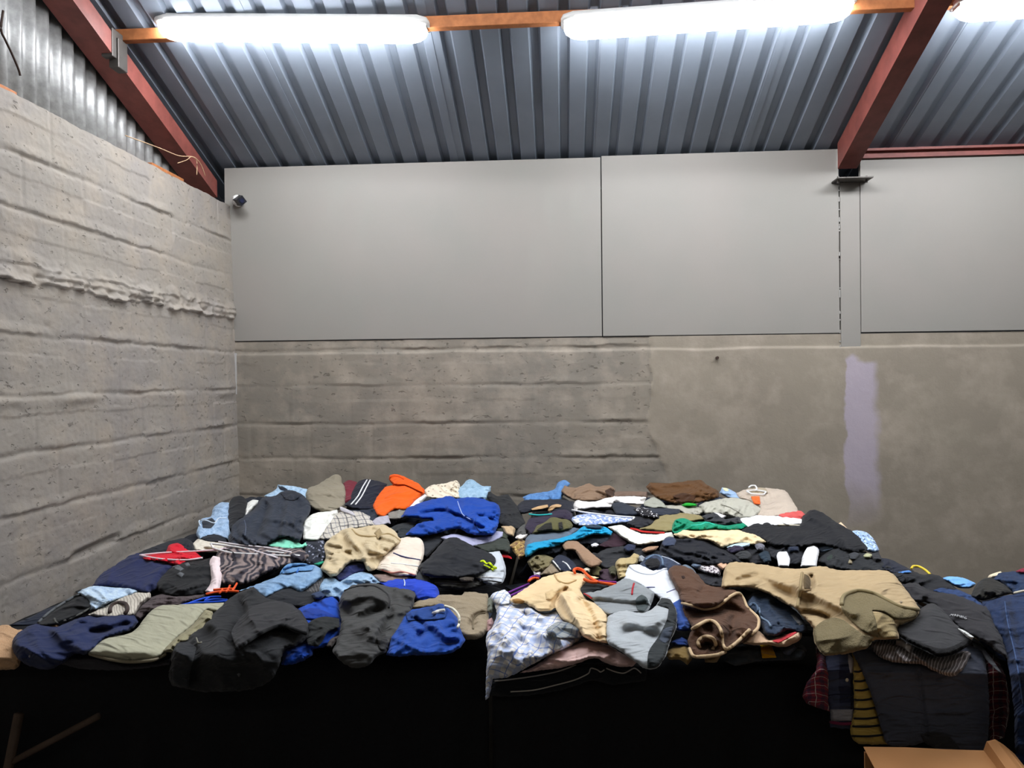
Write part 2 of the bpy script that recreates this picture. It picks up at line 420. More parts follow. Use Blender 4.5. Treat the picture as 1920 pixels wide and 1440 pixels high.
# strip lights: long fittings with a glowing diffuser
def strip_light(pa, pb, yl, label):
    A = on_y(pa[0], pa[1], yl); B = on_y(pb[0], pb[1], yl)
    c = (A+B)/2; r = empty('strip_light', tuple(c), label, 'strip light', 'glowing strip lights on the purlin')
    u = (B-A)/np.linalg.norm(B-A); L = np.linalg.norm(B-A)
    up = np.array((0, 0, 1.0)); side = np.cross(up, u); side /= np.linalg.norm(side); up = np.cross(u, side)
    def loft(stations, prof, name, mat):
        V = []; n = len(prof)
        for (t, s) in stations:
            for (a, h) in prof: V.append(A + u*t + side*a*s + up*h*s)
        m = len(stations); f = [(i*n+k, i*n+(k+1) % n, (i+1)*n+(k+1) % n, (i+1)*n+k) for i in range(m-1) for k in range(n)]
        f += [tuple(range(n)), tuple(range((m-1)*n, m*n))]
        mb = MB(); mb.add(V, f); return mb.build(name, mat, r, True)
    dif = [(0.066*math.cos(a), -0.062*math.sin(a)) for a in np.linspace(0, math.pi, 13)]
    loft([(0.012, 0.35), (0.02, 0.62), (0.045, 0.88), (0.08, 1.0), (L/2, 1.0), (L-0.08, 1.0), (L-0.045, 0.88), (L-0.02, 0.62), (L-0.012, 0.35)], dif, 'diffuser', M_TUBE)
    body = [(0.060, 0.001), (0.060, 0.012), (0.045, 0.034), (-0.045, 0.034), (-0.060, 0.012), (-0.060, 0.001)]
    loft([(0.0, 0.5), (0.01, 0.8), (0.05, 1.0), (L/2, 1), (L-0.05, 1.0), (L-0.01, 0.8), (L, 0.5)], body, 'housing', M_WHITEP)
    for t in (0.02, L-0.02):
        mb = MB(); mb.box(tuple(A+u*t-np.array((0.008, 0.03, 0.012))), tuple(A+u*t+np.array((0.008, 0.03, 0.006)))); mb.build('clip', M_WHITEP, r)
    for t in (0.25, L-0.25):
        q = A+u*t+up*0.03; mb = MB(); mb.tube([q, q+np.array((0, 0.01, zc-q[2]+0.01))], 0.004, 6); mb.build('hanger_rod', M_STEELP, r)
    return r
strip_light((296, 48), (806, 52), YP-0.02, 'leftmost glowing strip light, nearest the block wall')
strip_light((1052, 47), (1602, 8), YP-0.02, 'middle glowing strip light, directly left of the red rafter')
strip_light((1787, 12), (2330, -25), YP-0.02, 'glowing strip light right of the red rafter, cut by the frame')

for (xa_, xb_, nm_) in ((-1.6, -0.4, 'nearest the block wall side'), (0.4, 1.6, 'middle one'), (2.6, 3.8, 'farthest from the block wall')):     # unseen lamps added behind the photographer as weak warm fill
    yl = -1.9; zl = roof_z(2*YRID-yl)-0.10
    r = empty('strip_light', ((xa_+xb_)/2, yl, zl), 'unseen fill strip light added further back in the hall, '+nm_, 'strip light', 'added fill strip lights further back in the hall')
    mb = MB(); mb.prism([(0.058*math.cos(a), -0.05*math.sin(a)) for a in np.linspace(0, math.pi, 13)], (xa_, yl, zl), (xb_, yl, zl), (0, 1, 0), (0, 0, 1)); mb.build('diffuser', M_FILL, r, True)
    mb = MB(); mb.box((xa_-0.01, yl-0.06, zl+0.001), (xb_+0.01, yl+0.06, zl+0.03)); mb.build('housing', M_WHITEP, r)
for (xa_, xb_, nm_) in ((-1.45, -0.25, 'left'), (0.25, 1.45, 'middle'), (1.95, 3.15, 'right')):     # the next purlin's lamps, just above the picture's top edge
    yl = 2.25; zl = roof_z(yl)-0.10
    r = empty('strip_light', ((xa_+xb_)/2, yl, zl), 'strip light on the second purlin, above the '+nm_+' part of the tables', 'strip light', 'strip lights on the second purlin')
    mb = MB(); mb.prism([(0.058*math.cos(a), -0.05*math.sin(a)) for a in np.linspace(0, math.pi, 13)], (xa_, yl, zl), (xb_, yl, zl), (0, 1, 0), (0, 0, 1)); mb.build('diffuser', M_TUBE, r, True)
    mb = MB(); mb.box((xa_-0.01, yl-0.06, zl+0.001), (xb_+0.01, yl+0.06, zl+0.03)); mb.build('housing', M_WHITEP, r)
b = MB(); b.box((XL-0.05, 2.23, roof_z(2.25)-0.058), (XR, 2.27, roof_z(2.25)-0.012)); tag(b.build('roof_purlin', M_TIMB), 'second pine purlin, nearer the photographer', 'purlin')
# security camera on the board, wires, timber scraps
pc = on_y(452, 379, YB-0.02)
sc = empty('security_camera', tuple(pc), 'small white security camera with black front on the back wall', 'security camera')
b = MB(); b.tube([pc+np.array((-0.012, 0.0, 0.004)), pc+np.array((-0.012, -0.03, 0.004))], [0.030, 0.028], 20); b.build('mount', M_WHITEP, sc, True)
b = MB(); b.tube([pc+np.array((-0.012, -0.024, 0.004)), pc+np.array((-0.002, -0.045, 0.002)), pc+np.array((0.010, -0.06, -0.002))], [0.024, 0.027, 0.024], 20); b.build('body', M_WHITEP, sc, True)
b = MB(); b.tube([pc+np.array((0.004, -0.052, -0.002)), pc+np.array((0.042, -0.088, -0.014))], [0.0285, 0.0285], 4); b.build('hood', M_BLACKP, sc)
b = MB(); b.tube([pc+np.array((0.040, -0.086, -0.0135)), pc+np.array((0.045, -0.091, -0.015))], [0.012, 0.012], 14); b.build('lens', simple('lens', '#23263a', 0.1, 0, 0.6), sc)
def wire(name, pts, plane, r, mat, label, cat='wire'):
    P = [on_x(p[0], p[1], plane) for p in pts]; Q = []
    for i in range(len(P)-1):
        p0 = P[max(i-1, 0)]; p1 = P[i]; p2 = P[i+1]; p3 = P[min(i+2, len(P)-1)]
        for t in np.linspace(0, 1, 6, endpoint=False):
            Q.append(0.5*((2*p1)+(-p0+p2)*t+(2*p0-5*p1+4*p2-p3)*t*t+(-p0+3*p1-3*p2+p3)*t**3))
    Q.append(P[-1]); b = MB(); b.tube(Q, r, 6); return tag(b.build(name, mat, None, True), label, cat)
wire('loose_wire', [(235, 254), (262, 264), (300, 278), (335, 292), (362, 294), (369, 303), (369, 328)], XL+0.03, 0.0022, M_CORD, 'thin tan wire running along the top of the block wall')
wire('loose_wire', [(333, 306), (350, 300), (360, 294), (375, 305), (385, 330)], XL+0.035, 0.0018, M_CORD, 'short curl of tan wire at the foot of the left rafter')
wire('dark_wire', [(6, 20), (2, 55), (10, 75), (22, 100), (34, 128), (38, 142)], XL-0.035, 0.004, M_DCORD, 'dark wire hanging down the corrugated gable at far left')
q = on_x(12, 122, XL-0.08)
b = MB(); b.box((XL-0.13, q[1]-0.07, ZTOP-0.001), (XL-0.08, q[1]+0.05, ZTOP+0.045)); tag(b.build('timber_offcut', M_TIMB, None, False, 0.002), 'brown timber offcut lying on the block wall at far left', 'timber')
q0 = on_x(285, 276, XL-0.05); q1 = on_x(335, 306, XL-0.05)
b = MB(); b.prism([(-0.12, 0), (-0.05, 0), (-0.05, 0.035), (-0.12, 0.035)], (XL, q0[1], ZTOP-0.001), (XL, q1[1]+0.05, ZTOP-0.001), (1, 0, 0), (0, 0, 1))
tag(b.build('wall_plate', M_TIMB, None, False, 0.002), 'brown timber batten on the block wall beneath the red rafter', 'timber')
b = MB(); q = on_y(1344, 671, YB-0.02)
b.tube([q+np.array((0, 0.03, 0)), q-np.array((0, 0.02, 0))], [0.006, 0.008], 8); tag(b.build('wall_bolt', M_DCORD), 'small rusty bolt sticking out of the plaster wall', 'bolt')
# ================================================================== TABLES AND CLOTHS
M_CLOTH = simple('black_tablecloth', '#17181b', 0.85, 0, 0.2, 0.2, 0.3, 220)
M_TABLE = simple('folding_table', '#8a6f52', 0.6, 0, 0.3, 0.2, 0.1, 40)
M_LEG = simple('table_leg', '#6f6258', 0.5, 0.2, 0.4, 0.2)
TZ = 0.745
YT0, YT1 = 2.06, 3.98
def table(x0, x1, y0, y1, label, diag=True):
    t = empty('trestle_table', ((x0+x1)/2, (y0+y1)/2, 0), label, 'table')
    b = MB(); b.box((x0, y0, TZ-0.028), (x1, y1, TZ-0.004)); b.build('table_top', M_TABLE, t, False, 0.002)
    ins = 0.10
    for sx in (0, 1):
        X = x0+ins if sx == 0 else x1-ins
        for yy in (y0+0.05, y1-0.08):
            b = MB(); b.tube([(X, yy, 0.0), (X, yy, TZ-0.028)], 0.014, 10); b.build('leg', M_LEG, t, True)
    for yy in (y0+0.05, y1-0.08):
        b = MB(); b.tube([(x0+ins, yy, 0.44), (x0+0.62, yy, TZ-0.03)], 0.009, 8); b.build('brace', M_LEG, t, True)
    return t
def cloth(x0, x1, y0, y1, hem, label, seed, th=0.004):
    """cloth over the table: flat top with slight ripples, pleated front drop. hem(x) = height of the front hem"""
    nu, n1, n2 = int((x1-x0)/0.012), 70, 46
    us = np.linspace(0, 1, nu); rows = []
    for j in range(n1+n2+1):
        X = x0+(x1-x0)*us
        if j <= n1:
            v = j/n1; Y = y1+(y0-y1)*v; Z = TZ + 0.001 + 0.0035*(fbm(X*7, Y*7+0*X, 3, seed)+0.8)
            Yv = np.full_like(X, Y)
            if v > 0.985: Z = Z - 0.003
        else:
            v = (j-n1)/n2; hz = np.array([hem(q) for q in X]); Z = TZ - v*(TZ-hz)
            r = smooth(0, 0.06, v)
            Yv = y0 - 0.012*r - v*0.035*(0.5+gn(X*5.5, 0*X+0.3*v, seed+2)) - 0.018*v*np.sin(X*38+4*gn(X*3, 0*X, seed+4)+1.5*v)
        rows.append(np.stack([X, Yv, Z], 1))
    V = np.array(rows).transpose(1, 0, 2).reshape(-1, 3)
    o = fast_mesh('tablecloth', V, grid_faces(nu, n1+n2+1, True), M_CLOTH)
    o.modifiers.new('s', 'SOLIDIFY').thickness = 0.0015
    return tag(o, label, 'tablecloth')
XG = -0.205
table(XL+0.06, XG-0.012, YT0, YT1, 'long folding table against the block wall, under the left black cloth')
table(XG+0.012, 1.15, YT0, YT1, 'long folding table under the right black cloth and the coat heap')
table(1.20, 2.4, 1.95, 2.72, 'third table at the right edge carrying jeans')
cloth(XL+0.055, XG-0.006, YT0, YT1, lambda x: 0.34, 'black cloth hanging over the left table front, short at its outer end', 3)
cloth(XG+0.006, 1.165, YT0-0.012, YT1, lambda x: 0.36, 'black cloth over the right table, beneath coats and plaid shirts', 9)
cloth(1.185, 2.42, 1.94, 2.73, lambda x: 0.3, 'black cloth over the third table at the right edge', 15)
# cardboard box in front of the right table leg
t = NT('cardboard'); o_ = t.obj()
M_CARD = t.end(t.mix(t.ramp(t.noise(o_, 5, 3, 0.5), 0.3, 0.7), lin('#c08a58'), lin('#b07c4c')), 0.8, t.bump(t.noise(o_, 60, 2, 0.5), 0.15, 0.002))
cb = empty('cardboard_box', (0.85, 1.9, 0.0), 'brown cardboard box standing under the hanging shirts', 'box')
cp = [on_y(px, py, 1.78) for px, py in ((1620, 1402), (1700, 1403), (1780, 1407), (1846, 1409), (1852, 1392), (1868, 1388), (1884, 1398), (1902, 1413))]
V_ = [tuple(p) for p in cp]; n_ = len(V_)
low_ = [(p[0]+0.004, 1.42, 0.56) for p in cp]; bk_ = [(p[0], 1.785, p[2]) for p in cp]; bl_ = [(p[0]+0.004, 1.425, 0.555) for p in cp]
b = MB(); b.add(V_+low_+bl_+bk_, [(i, i+1, n_+i+1, n_+i) for i in range(n_-1)]+[(2*n_+i, 2*n_+i+1, 3*n_+i+1, 3*n_+i) for i in range(n_-1)]+[(n_+i, n_+i+1, 2*n_+i+1, 2*n_+i) for i in range(n_-1)]+[(i, i+1, 3*n_+i+1, 3*n_+i) for i in range(n_-1)])
b.build('open_flap', M_CARD, cb)
b = MB(); x0_, x1_ = float(cp[0][0]), float(cp[-1][0])
for (a_, c_) in (((x0_, 1.50, 0), (x1_, 1.505, 0.55)), ((x0_, 1.775, 0), (x1_, 1.78, 0.655)), ((x0_, 1.505, 0), (x0_+0.005, 1.775, 0.56)), ((x1_-0.005, 1.505, 0), (x1_, 1.775, 0.56))): b.box(a_, c_)
b.build('box_body', M_CARD, cb)
# trestle with a slanting brace standing before the left cloth
M_DW = simple('dark_timber', '#5a4a3e', 0.7, 0, 0.3, 0.3, 0.2, 40)
tr = empty('trestle', tuple(on_y(30, 1400, 1.98)), 'dark timber trestle leg with slanting brace before the left cloth', 'trestle')
p0, p1 = on_y(36, 1338, 1.99), on_y(14, 1450, 1.97); k_ = (p1-p0)/(p0[2]-p1[2])
b = MB(); b.tube([p0, p0+k_*p0[2]], 0.013, 8); b.build('leg', M_DW, tr, True)
q0, q1 = on_y(20, 1430, 1.975), on_y(186, 1342, 1.985)
b = MB(); b.tube([q0, q1], 0.009, 8); b.build('brace', M_DW, tr, True)
# ================================================================== CLOTHES ENGINE
# A garment is laid on the heap: its outline is set out on the heap's own surface (height rising from the table's
# front edge to the wall), it gets a crumpled, padded upper side, and an under side resting on what lies beneath.
_PY = np.array([1.99, 2.6, 3.2, 3.6, 3.9, 4.05])
_PZ = np.array([0.757, 0.825, 0.88, 0.93, 1.0, 1.06])
def pile_z(Y): return np.interp(Y, _PY, _PZ)
_Yt = np.linspace(1.99, 4.04, 400)
_Mt = (pile_z(_Yt)-1.5)/_Yt
YFRONT = 1.985
def pileY(m):
    m = np.asarray(m)
    y = np.interp(m, _Mt, _Yt)
    y = np.where(m < _Mt[0], YFRONT + 0.005, y)
    up = m > _Mt[-1]
    return np.where(up, 4.04, y)
def catmull(P, closed=True, n=4, sharp=0.62):
    """smooth curve through the points; corners sharper than about 50 degrees stay corners"""
    P = np.asarray(P, float); N = len(P); out = []; T = []
    for i in range(N):
        if not closed and i in (0, N-1): T.append((P[1]-P[0] if i == 0 else P[-1]-P[-2])*0.5); continue
        a = P[i]-P[i-1]; b = P[(i+1) % N]-P[i]; la, lb = np.linalg.norm(a)+1e-6, np.linalg.norm(b)+1e-6
        c = float(np.dot(a, b)/(la*lb)); k = 1.0 if not closed else float(np.clip((c-sharp+0.25)/0.25, 0.0, 1.0))
        T.append((a/la+b/lb)*0.5*min(la, lb)*k*1.0)
    for i in range(N if closed else N-1):
        p1, p2 = P[i], P[(i+1) % N]; t1, t2 = T[i], T[(i+1) % N]
        for t in np.linspace(0, 1, n, endpoint=False):
            t2_, t3_ = t*t, t*t*t
            out.append((2*t3_-3*t2_+1)*p1 + (t3_-2*t2_+t)*t1 + (-2*t3_+3*t2_)*p2 + (t3_-t2_)*t2)
    if not closed: out.append(P[-1])
    return np.array(out)
def resample(P, step, closed=True):
    Q = np.vstack([P, P[:1]]) if closed else P
    d = np.r_[0, np.cumsum(np.linalg.norm(np.diff(Q, axis=0), axis=1))]
    n = max(6 if closed else 2, int(round(d[-1]/step)))
    s = np.linspace(0, d[-1], n+1)
    if closed: s = s[:-1]
    return np.stack([np.interp(s, d, Q[:, 0]), np.interp(s, d, Q[:, 1])], 1)
def seg_dist(p, C, closed=True):
    A = C; B = np.roll(C, -1, 0) if closed else None
    if not closed: A, B = C[:-1], C[1:]
    best = np.full(len(p), 1e9)
    for i0 in range(0, len(p), 4000):
        q = p[i0:i0+4000, None, :]; AB = (B-A)[None]; AP = q-A[None]
        t = np.clip((AP*AB).sum(-1)/((AB*AB).sum(-1)+1e-12), 0, 1)
        d = np.linalg.norm(AP-AB*t[..., None], axis=-1)
        best[i0:i0+4000] = d.min(1)
    return best
def inside(p, C):
    x, y = p[:, 0][:, None], p[:, 1][:, None]; A = C; B = np.roll(C, -1, 0)
    c = ((A[:, 1][None] > y) != (B[:, 1][None] > y))
    xi = (B[:, 0]-A[:, 0])[None]*(y-A[:, 1][None])/((B[:, 1]-A[:, 1])[None]+1e-12)+A[:, 0][None]
    return (np.sum(c & (x < xi), 1) % 2) == 1
def tri(C, step, margin=0.6):
    lo, hi = C.min(0), C.max(0)
    xs = np.arange(lo[0], hi[0], step); ysr = np.arange(lo[1], hi[1], step*0.87)
    P = np.array([(x+(step/2 if j % 2 else 0), y) for j, y in enumerate(ysr) for x in xs]) if len(xs) and len(ysr) else np.zeros((0, 2))
    if len(P):
        P = P + _rng.uniform(-0.12, 0.12, P.shape)*step
        P = P[inside(P, C)]
    if len(P): P = P[seg_dist(P, C) > step*margin]
    vs = [Vector(c) for c in C] + [Vector(c) for c in P]
    r = delaunay_2d_cdt(vs, [], [list(range(len(C)))], 1, 1e-5)
    V = np.array([(v.x, v.y) for v in r[0]]); Fc = [tuple(f) for f in r[2]]
    rim = np.zeros(len(V), bool)
    for i, o in enumerate(r[3]):
        if any(k < len(C) for k in o): rim[i] = True
    return V, Fc, rim

# ---- fabrics
def hash_(s):
    h = 5381
    for ch in s: h = (h*33+ord(ch)) & 0xffffffff
    return h
_MC = {}
def fabric(kind='plain', c1='#808080', c2=None, c3=None, sc=1.0, rough=0.85):
    key = (kind, c1, c2, c3, sc)
    if key in _MC: return _MC[key]
    t = NT('fabric_'+kind); uv = t.uv(); x = t.xyz(uv)
    def li(h_):                                          # sRGB swatch -> fabric reflectance
        v_ = lin(h_); return tuple(min(0.86, q*1.22+0.0005) for q in v_[:3])+(1.0,)
    a = li(c1); b = li(c2) if c2 else None; c = li(c3) if c3 else None
    n1 = t.noise(uv, 9, 4, 0.6)
    shade = t.mix(t.ramp(n1, 0.3, 0.7), a, tuple(v*0.86 for v in a[:3])+(1,))
    col = shade; bumps = [(t.noise(uv, 900, 2, 0.5), 0.25, 0.001)]
    def fr(v, p, off=0.0): return t.math('FRACT', t.math('ADD', t.math('DIVIDE', v, p*sc), off))
    def band(v, p, w, off=0.0):
        f = fr(v, p, off); return t.math('LESS_THAN', f, w)
    wob = t.math('MULTIPLY', t.math('SUBTRACT', t.noise(uv, 14, 2), 0.5), 0.02)
    u, v = t.math('ADD', x[0], wob), t.math('ADD', x[1], wob)
    if kind == 'stripe': col = t.mix(band(v, 0.05, 0.22), shade, b)
    elif kind == 'pinstripe': col = t.mix(band(u, 0.009, 0.3), shade, b)
    elif kind == 'wide': col = t.mix(band(v, 0.09, 0.45), shade, b); 
    elif kind == 'plaid':
        col = t.mix(t.math('MULTIPLY', band(u, 0.075, 0.30), 0.55), shade, b); col = t.mix(t.math('MULTIPLY', band(v, 0.075, 0.30), 0.55), col, b)
        col = t.mix(band(u, 0.075, 0.05, 0.4), col, c or b); col = t.mix(band(v, 0.075, 0.05, 0.4), col, c or b)
    elif kind == 'check':
        col = t.mix(t.math('MULTIPLY', band(u, 0.042, 0.14), 0.75), shade, b); col = t.mix(t.math('MULTIPLY', band(v, 0.036, 0.14), 0.75), col, b)
        col = t.mix(t.math('MULTIPLY', band(u, 0.042, 0.07, 0.35), 0.6), col, c or b)
    elif kind == 'denim':
        f = t.noise(uv, 55, 5, 0.75); col = t.mix(t.ramp(f, 0.35, 0.7), shade, b or tuple(min(1, q*1.5) for q in a[:3])+(1,))
        big = t.noise(uv, 12, 3, 0.5); col = t.mix(t.math('MULTIPLY', t.ramp(big, 0.5, 0.75), 0.5), col, b or tuple(min(1, q*1.8) for q in a[:3])+(1,))
        bumps.append((t.noise(uv, 60, 4, 0.7), 0.35, 0.003))
    elif kind == 'speck':
        vo = t.n('ShaderNodeTexVoronoi'); vo.inputs['Scale'].default_value = 70/sc; t.l(uv, vo.inputs['Vector'])
        col = t.mix(t.math('LESS_THAN', vo.outputs['Distance'], 0.3), shade, b)
    elif kind == 'camo':
        f = t.noise(uv, 38/sc, 2, 0.4); g_ = t.noise(uv, 55/sc, 2, 0.4)
        col = t.mix(t.math('GREATER_THAN', f, 0.53), shade, b); col = t.mix(t.math('GREATER_THAN', g_, 0.6), col, c or b)
    elif kind == 'satin':
        w = t.n('ShaderNodeTexWave'); w.inputs['Scale'].default_value = 11/sc; w.inputs['Distortion'].default_value = 16; w.inputs['Detail'].default_value = 2
        t.l(uv, w.inputs['Vector']); col = t.mix(t.ramp(w.outputs[0], 0.3, 0.8), shade, b)
    elif kind == 'fur':
        f = t.noise(uv, 120, 4, 0.8); col = t.mix(t.ramp(f, 0.3, 0.7), tuple(q*0.72 for q in a[:3])+(1,), shade)
        bumps = [(f, 1.0, 0.008), (t.noise(uv, 380, 3, 0.7), 0.8, 0.003)]
    elif kind == 'knit':
        f = t.noise(uv, 260, 2, 0.6); col = t.mix(t.ramp(f, 0.35, 0.65), shade, tuple(q*0.8 for q in a[:3])+(1,)); bumps = [(f, 0.7, 0.003)]
    nb = None
    for h, s_, d_ in bumps: nb = t.bump(h, s_, d_, nb)
    rg = t.n('ShaderNodeTexNoise'); rg.noise_type = 'RIDGED_MULTIFRACTAL'; rg.inputs['Scale'].default_value = 13; rg.inputs['Detail'].default_value = 3
    rg.inputs['Roughness'].default_value = 0.5; rg.inputs['Distortion'].default_value = 0.8
    mpp = t.n('ShaderNodeMapping'); mpp.inputs['Scale'].default_value = (1.0, 2.8, 1); mpp.inputs['Rotation'].default_value = (0, 0, (hash_(str(key)) % 314)/100); t.l(uv, mpp.inputs[0]); t.l(mpp.outputs[0], rg.inputs['Vector'])
    nb = t.bump(rg.outputs[0], 0.0 if kind == 'fur' else 0.85, 0.016, nb)
    nb = t.bump(t.noise(uv, 30, 4, 0.6), 0.4, 0.008, nb)
    t.b.inputs['Sheen Weight'].default_value = 0.08
    m = t.end(col, 0.55 if kind in ('satin',) else rough, nb, 0, 0.15)
    _MC[key] = m; return m

class Garment:
    KY = 1.6
    def __init__(g, name, label, cat, mat, poly, lift=0.0, h=0.035, f=0.030, w=0.066, ang=None, aniso=2.6, steep=1.0,
                 yb=None, rim=0.02, th=0.03, group=None, ridges=(), seed=None, Y=None, wob=1.0, step=None, uva=None, soft=True, crease=1.0):
        g.seed = seed if seed is not None else (abs(hash_(label)) % 997)
        rs = np.random.RandomState(g.seed); g.rs = rs
        P = np.asarray(poly, float)
        C = catmull(P, True, 4) if soft else P
        area = abs(np.sum(C[:, 0]*np.roll(C[:, 1], -1)-np.roll(C[:, 0], -1)*C[:, 1]))/2
        st = step or min(3.3, max(1.6, math.sqrt(area)/30)); g.st = st
        C = resample(C, st*1.0)
        cxy = C.mean(0); g.c = cxy
        nrm = np.roll(C, -1, 0)-np.roll(C, 1, 0); nrm = np.stack([nrm[:, 1], -nrm[:, 0]], 1); nrm /= (np.linalg.norm(nrm, axis=1)[:, None]+1e-9)
        C = C + nrm*(wob*min(1.9, math.sqrt(area)*0.022))*fbm(C[:, 0]/9.0, C[:, 1]/9.0, 3, g.seed)[:, None]
        g.C = C; g.lift = lift; g.h = h*0.8; g.f = f*0.92; g.w = w; g.rim = rim*0.75; g.steep = steep
        g.ang = ang if ang is not None else rs.rand()*math.pi; g.an = aniso; g.cr = crease
        g.yb = yb if yb is not None else C[:, 1].max()
        r = rays([(cxy[0], g.yb)])[0]; g.Yb = float(pileY(r[2]/r[1])); g.Yfix = Y
        r = rays([cxy])[0]; g.m = (Y or float(pileY(r[2]/r[1])))/F
        g.ridges = [(catmull(np.array(p_, float), False, 3), a_, w_) for p_, a_, w_ in ridges]
        g.uva = uva if uva is not None else rs.rand()*0.9-0.45
        V, Fc, rimm = tri(C, st)
        P3, uv = g.at(V)
        n = len(V)
        # under side
        V2, F2, rim2 = tri(C, st*4.0, 0.5)
        B3, _ = g.at(V2, flat=True)
        inn = ~rim2
        B3 += np.where(inn, th*1.4, 0.003)[:, None]*(B3-C0)/np.linalg.norm(B3-C0, axis=1)[:, None]
        VV = np.vstack([P3, B3]); FF = list(Fc) + [tuple(i+n for i in q)[::-1] for q in F2]
        UV = np.vstack([uv, np.zeros((len(B3), 2))])
        # make front faces point at the camera
        a, b_, c_ = (P3[list(Fc[0])[k]] for k in range(3))
        if np.dot(np.cross(b_-a, c_-a), C0-a) < 0: FF = [q[::-1] for q in FF]
        g.o = mesh_obj(name, VV, FF, mat, None, UV)
        if label: tag(g.o, label, cat, group)
    def q(g, p): 
        return np.stack([p[:, 0]*g.m, p[:, 1]*g.m*g.KY], 1)
    def at(g, p, extra=0.0, flat=False):
        p = np.asarray(p, float)
        r = rays(p); m = r[:, 2]/r[:, 1]
        Y = pileY(m)
        if g.Yfix is not None: Y = np.full(len(p), g.Yfix); top = np.zeros(len(p))
        else:
            top = smooth(-0.383, -0.360, m); Y = g.Yb + g.steep*(Y-g.Yb)
        t = Y/r[:, 1]
        q = g.q(p); qc = g.q(g.C)
        d = seg_dist(q, qc)
        s = g.seed
        puff = 0.012*np.sqrt(np.clip(1-(1-np.clip(d/0.012, 0, 1))**2, 0, 1)) + g.h*(0.35*np.sqrt(np.clip(1-(1-np.clip(d/g.rim, 0, 1))**2, 0, 1)) + 0.65*smooth(0, g.rim*2.6, d))
        puff = puff*(0.75+0.7*np.clip(gn(q[:, 0]/0.14, q[:, 1]/0.14, s)+0.3, -0.3, 1))
        o_ = q - (g.c*np.array([g.m, g.m*g.KY]))[None]
        an_ = g.ang + 1.5*gn(q[:, 0]/0.30, q[:, 1]/0.30, s+8)
        ca, sa = np.cos(an_), np.sin(an_)
        wx = fbm(q[:, 0]/0.10, q[:, 1]/0.10, 2, s+1)*0.03; wy = fbm(q[:, 0]/0.10, q[:, 1]/0.10, 2, s+2)*0.03
        a = (o_[:, 0]+wx)*ca + (o_[:, 1]+wy)*sa + s*0.37; b = -(o_[:, 0]+wx)*sa + (o_[:, 1]+wy)*ca + s*0.53
        A_ = g.an*1.7
        n1 = gn(a/(g.w*A_), b/g.w, s+3); n2 = gn(a/(g.w*0.5*A_)+7, b/(g.w*0.5), s+4)
        a3 = a*0.45-b*0.89; b3 = a*0.89+b*0.45
        n3 = gn(a3/(g.w*A_*0.9)+3, b3/(g.w*0.9)+1, s+5); n4 = gn(a3/(g.w*0.3*A_)+5, b3/(g.w*0.3), s+6)
        act = np.clip(gn(q[:, 0]/0.12, q[:, 1]/0.12, s+7)*1.8+0.7, 0.05, 1.3)
        rg = lambda n, k=2.6: np.power(1-np.clip(np.abs(n)*k, 0, 1), 1.35)        # narrow crest, wide trough
        fold = (1.05*rg(n1) + 0.75*rg(n3)*act + 0.42*rg(n2)*act + 0.20*rg(n4)*act)*g.cr + 0.8*gn(q[:, 0]/(g.w*2.4), q[:, 1]/(g.w*2.4), s+9) - 0.15*np.abs(n3)
        e = smooth(0, 0.010, d)
        dl = puff + g.f*fold*e
        for L_, A_, W_ in g.ridges:
            dd = seg_dist(q, g.q(L_), False); dl = dl + A_*np.exp(-(dd/W_)**2)
        dl = np.maximum(dl, 0.003*e)
        k = 0.38+0.62*top
        if flat: dl = dl*0; 
        tt = t - (g.lift + dl*k + extra)
        P3 = C0 + r*tt[:, None]
        ua = g.uva; v = q[:, 1]+dl*0.35
        uv = np.stack([q[:, 0]*math.cos(ua)+v*math.sin(ua), -q[:, 0]*math.sin(ua)+v*math.cos(ua)], 1)
        return P3, uv
    # parts that follow the garment's own surface
    def patch(g, name, poly, mat, e=0.004, label=None, soft=True, rim=0.006):
        C = resample(catmull(np.array(poly, float), True, 4) if soft else np.array(poly, float), max(1.3, g.st*0.6))
        V, Fc, rm = tri(C, max(1.5, g.st*0.7)); n = len(V)
        d = seg_dist(g.q(V), g.q(C))
        A, uv = g.at(V, e); D_ = (C0-A)/np.linalg.norm(C0-A, axis=1)[:, None]
        A = A + D_*(0.004*smooth(0, rim, d)-0.004)[:, None]
        B, _ = g.at(V, e-0.007)
        idx = {i: k for k, i in enumerate(range(n))}
        FF = list(Fc)+[tuple(i+n for i in q)[::-1] for q in Fc]
        from collections import Counter
        ec = Counter(); 
        for f_ in Fc:
            for i in range(len(f_)): ec[(f_[i], f_[(i+1) % len(f_)])] += 1
        for (i, j) in list(ec):
            if (j, i) not in ec: FF.append((j, i, i+n, j+n))
        a, b_, c_ = (A[Fc[0][k]] for k in range(3))
        if np.dot(np.cross(b_-a, c_-a), C0-a) < 0: FF = [q[::-1] for q in FF]
        o = mesh_obj(name, np.vstack([A, B]), FF, mat, g.o, np.vstack([uv, uv]))
        if label: o['label'] = label
        return o
    def line(g, name, pts, r, mat, e=0.002, label=None, soft=True, wide=1.0):
        P = catmull(np.array(pts, float), False, 6) if soft else np.array(pts, float)
        P = resample(P, 2.0, False) if len(P) > 2 else P
        A, uv = g.at(P, e)
        b = MB(); b.tube(list(A), r, 6)
        o = mesh_obj(name, b.v, b.f, mat, g.o)
        if label: o['label'] = label
        return o
def hash_(s):
    h = 5381
    for ch in s: h = (h*33+ord(ch)) & 0xffffffff
    return h

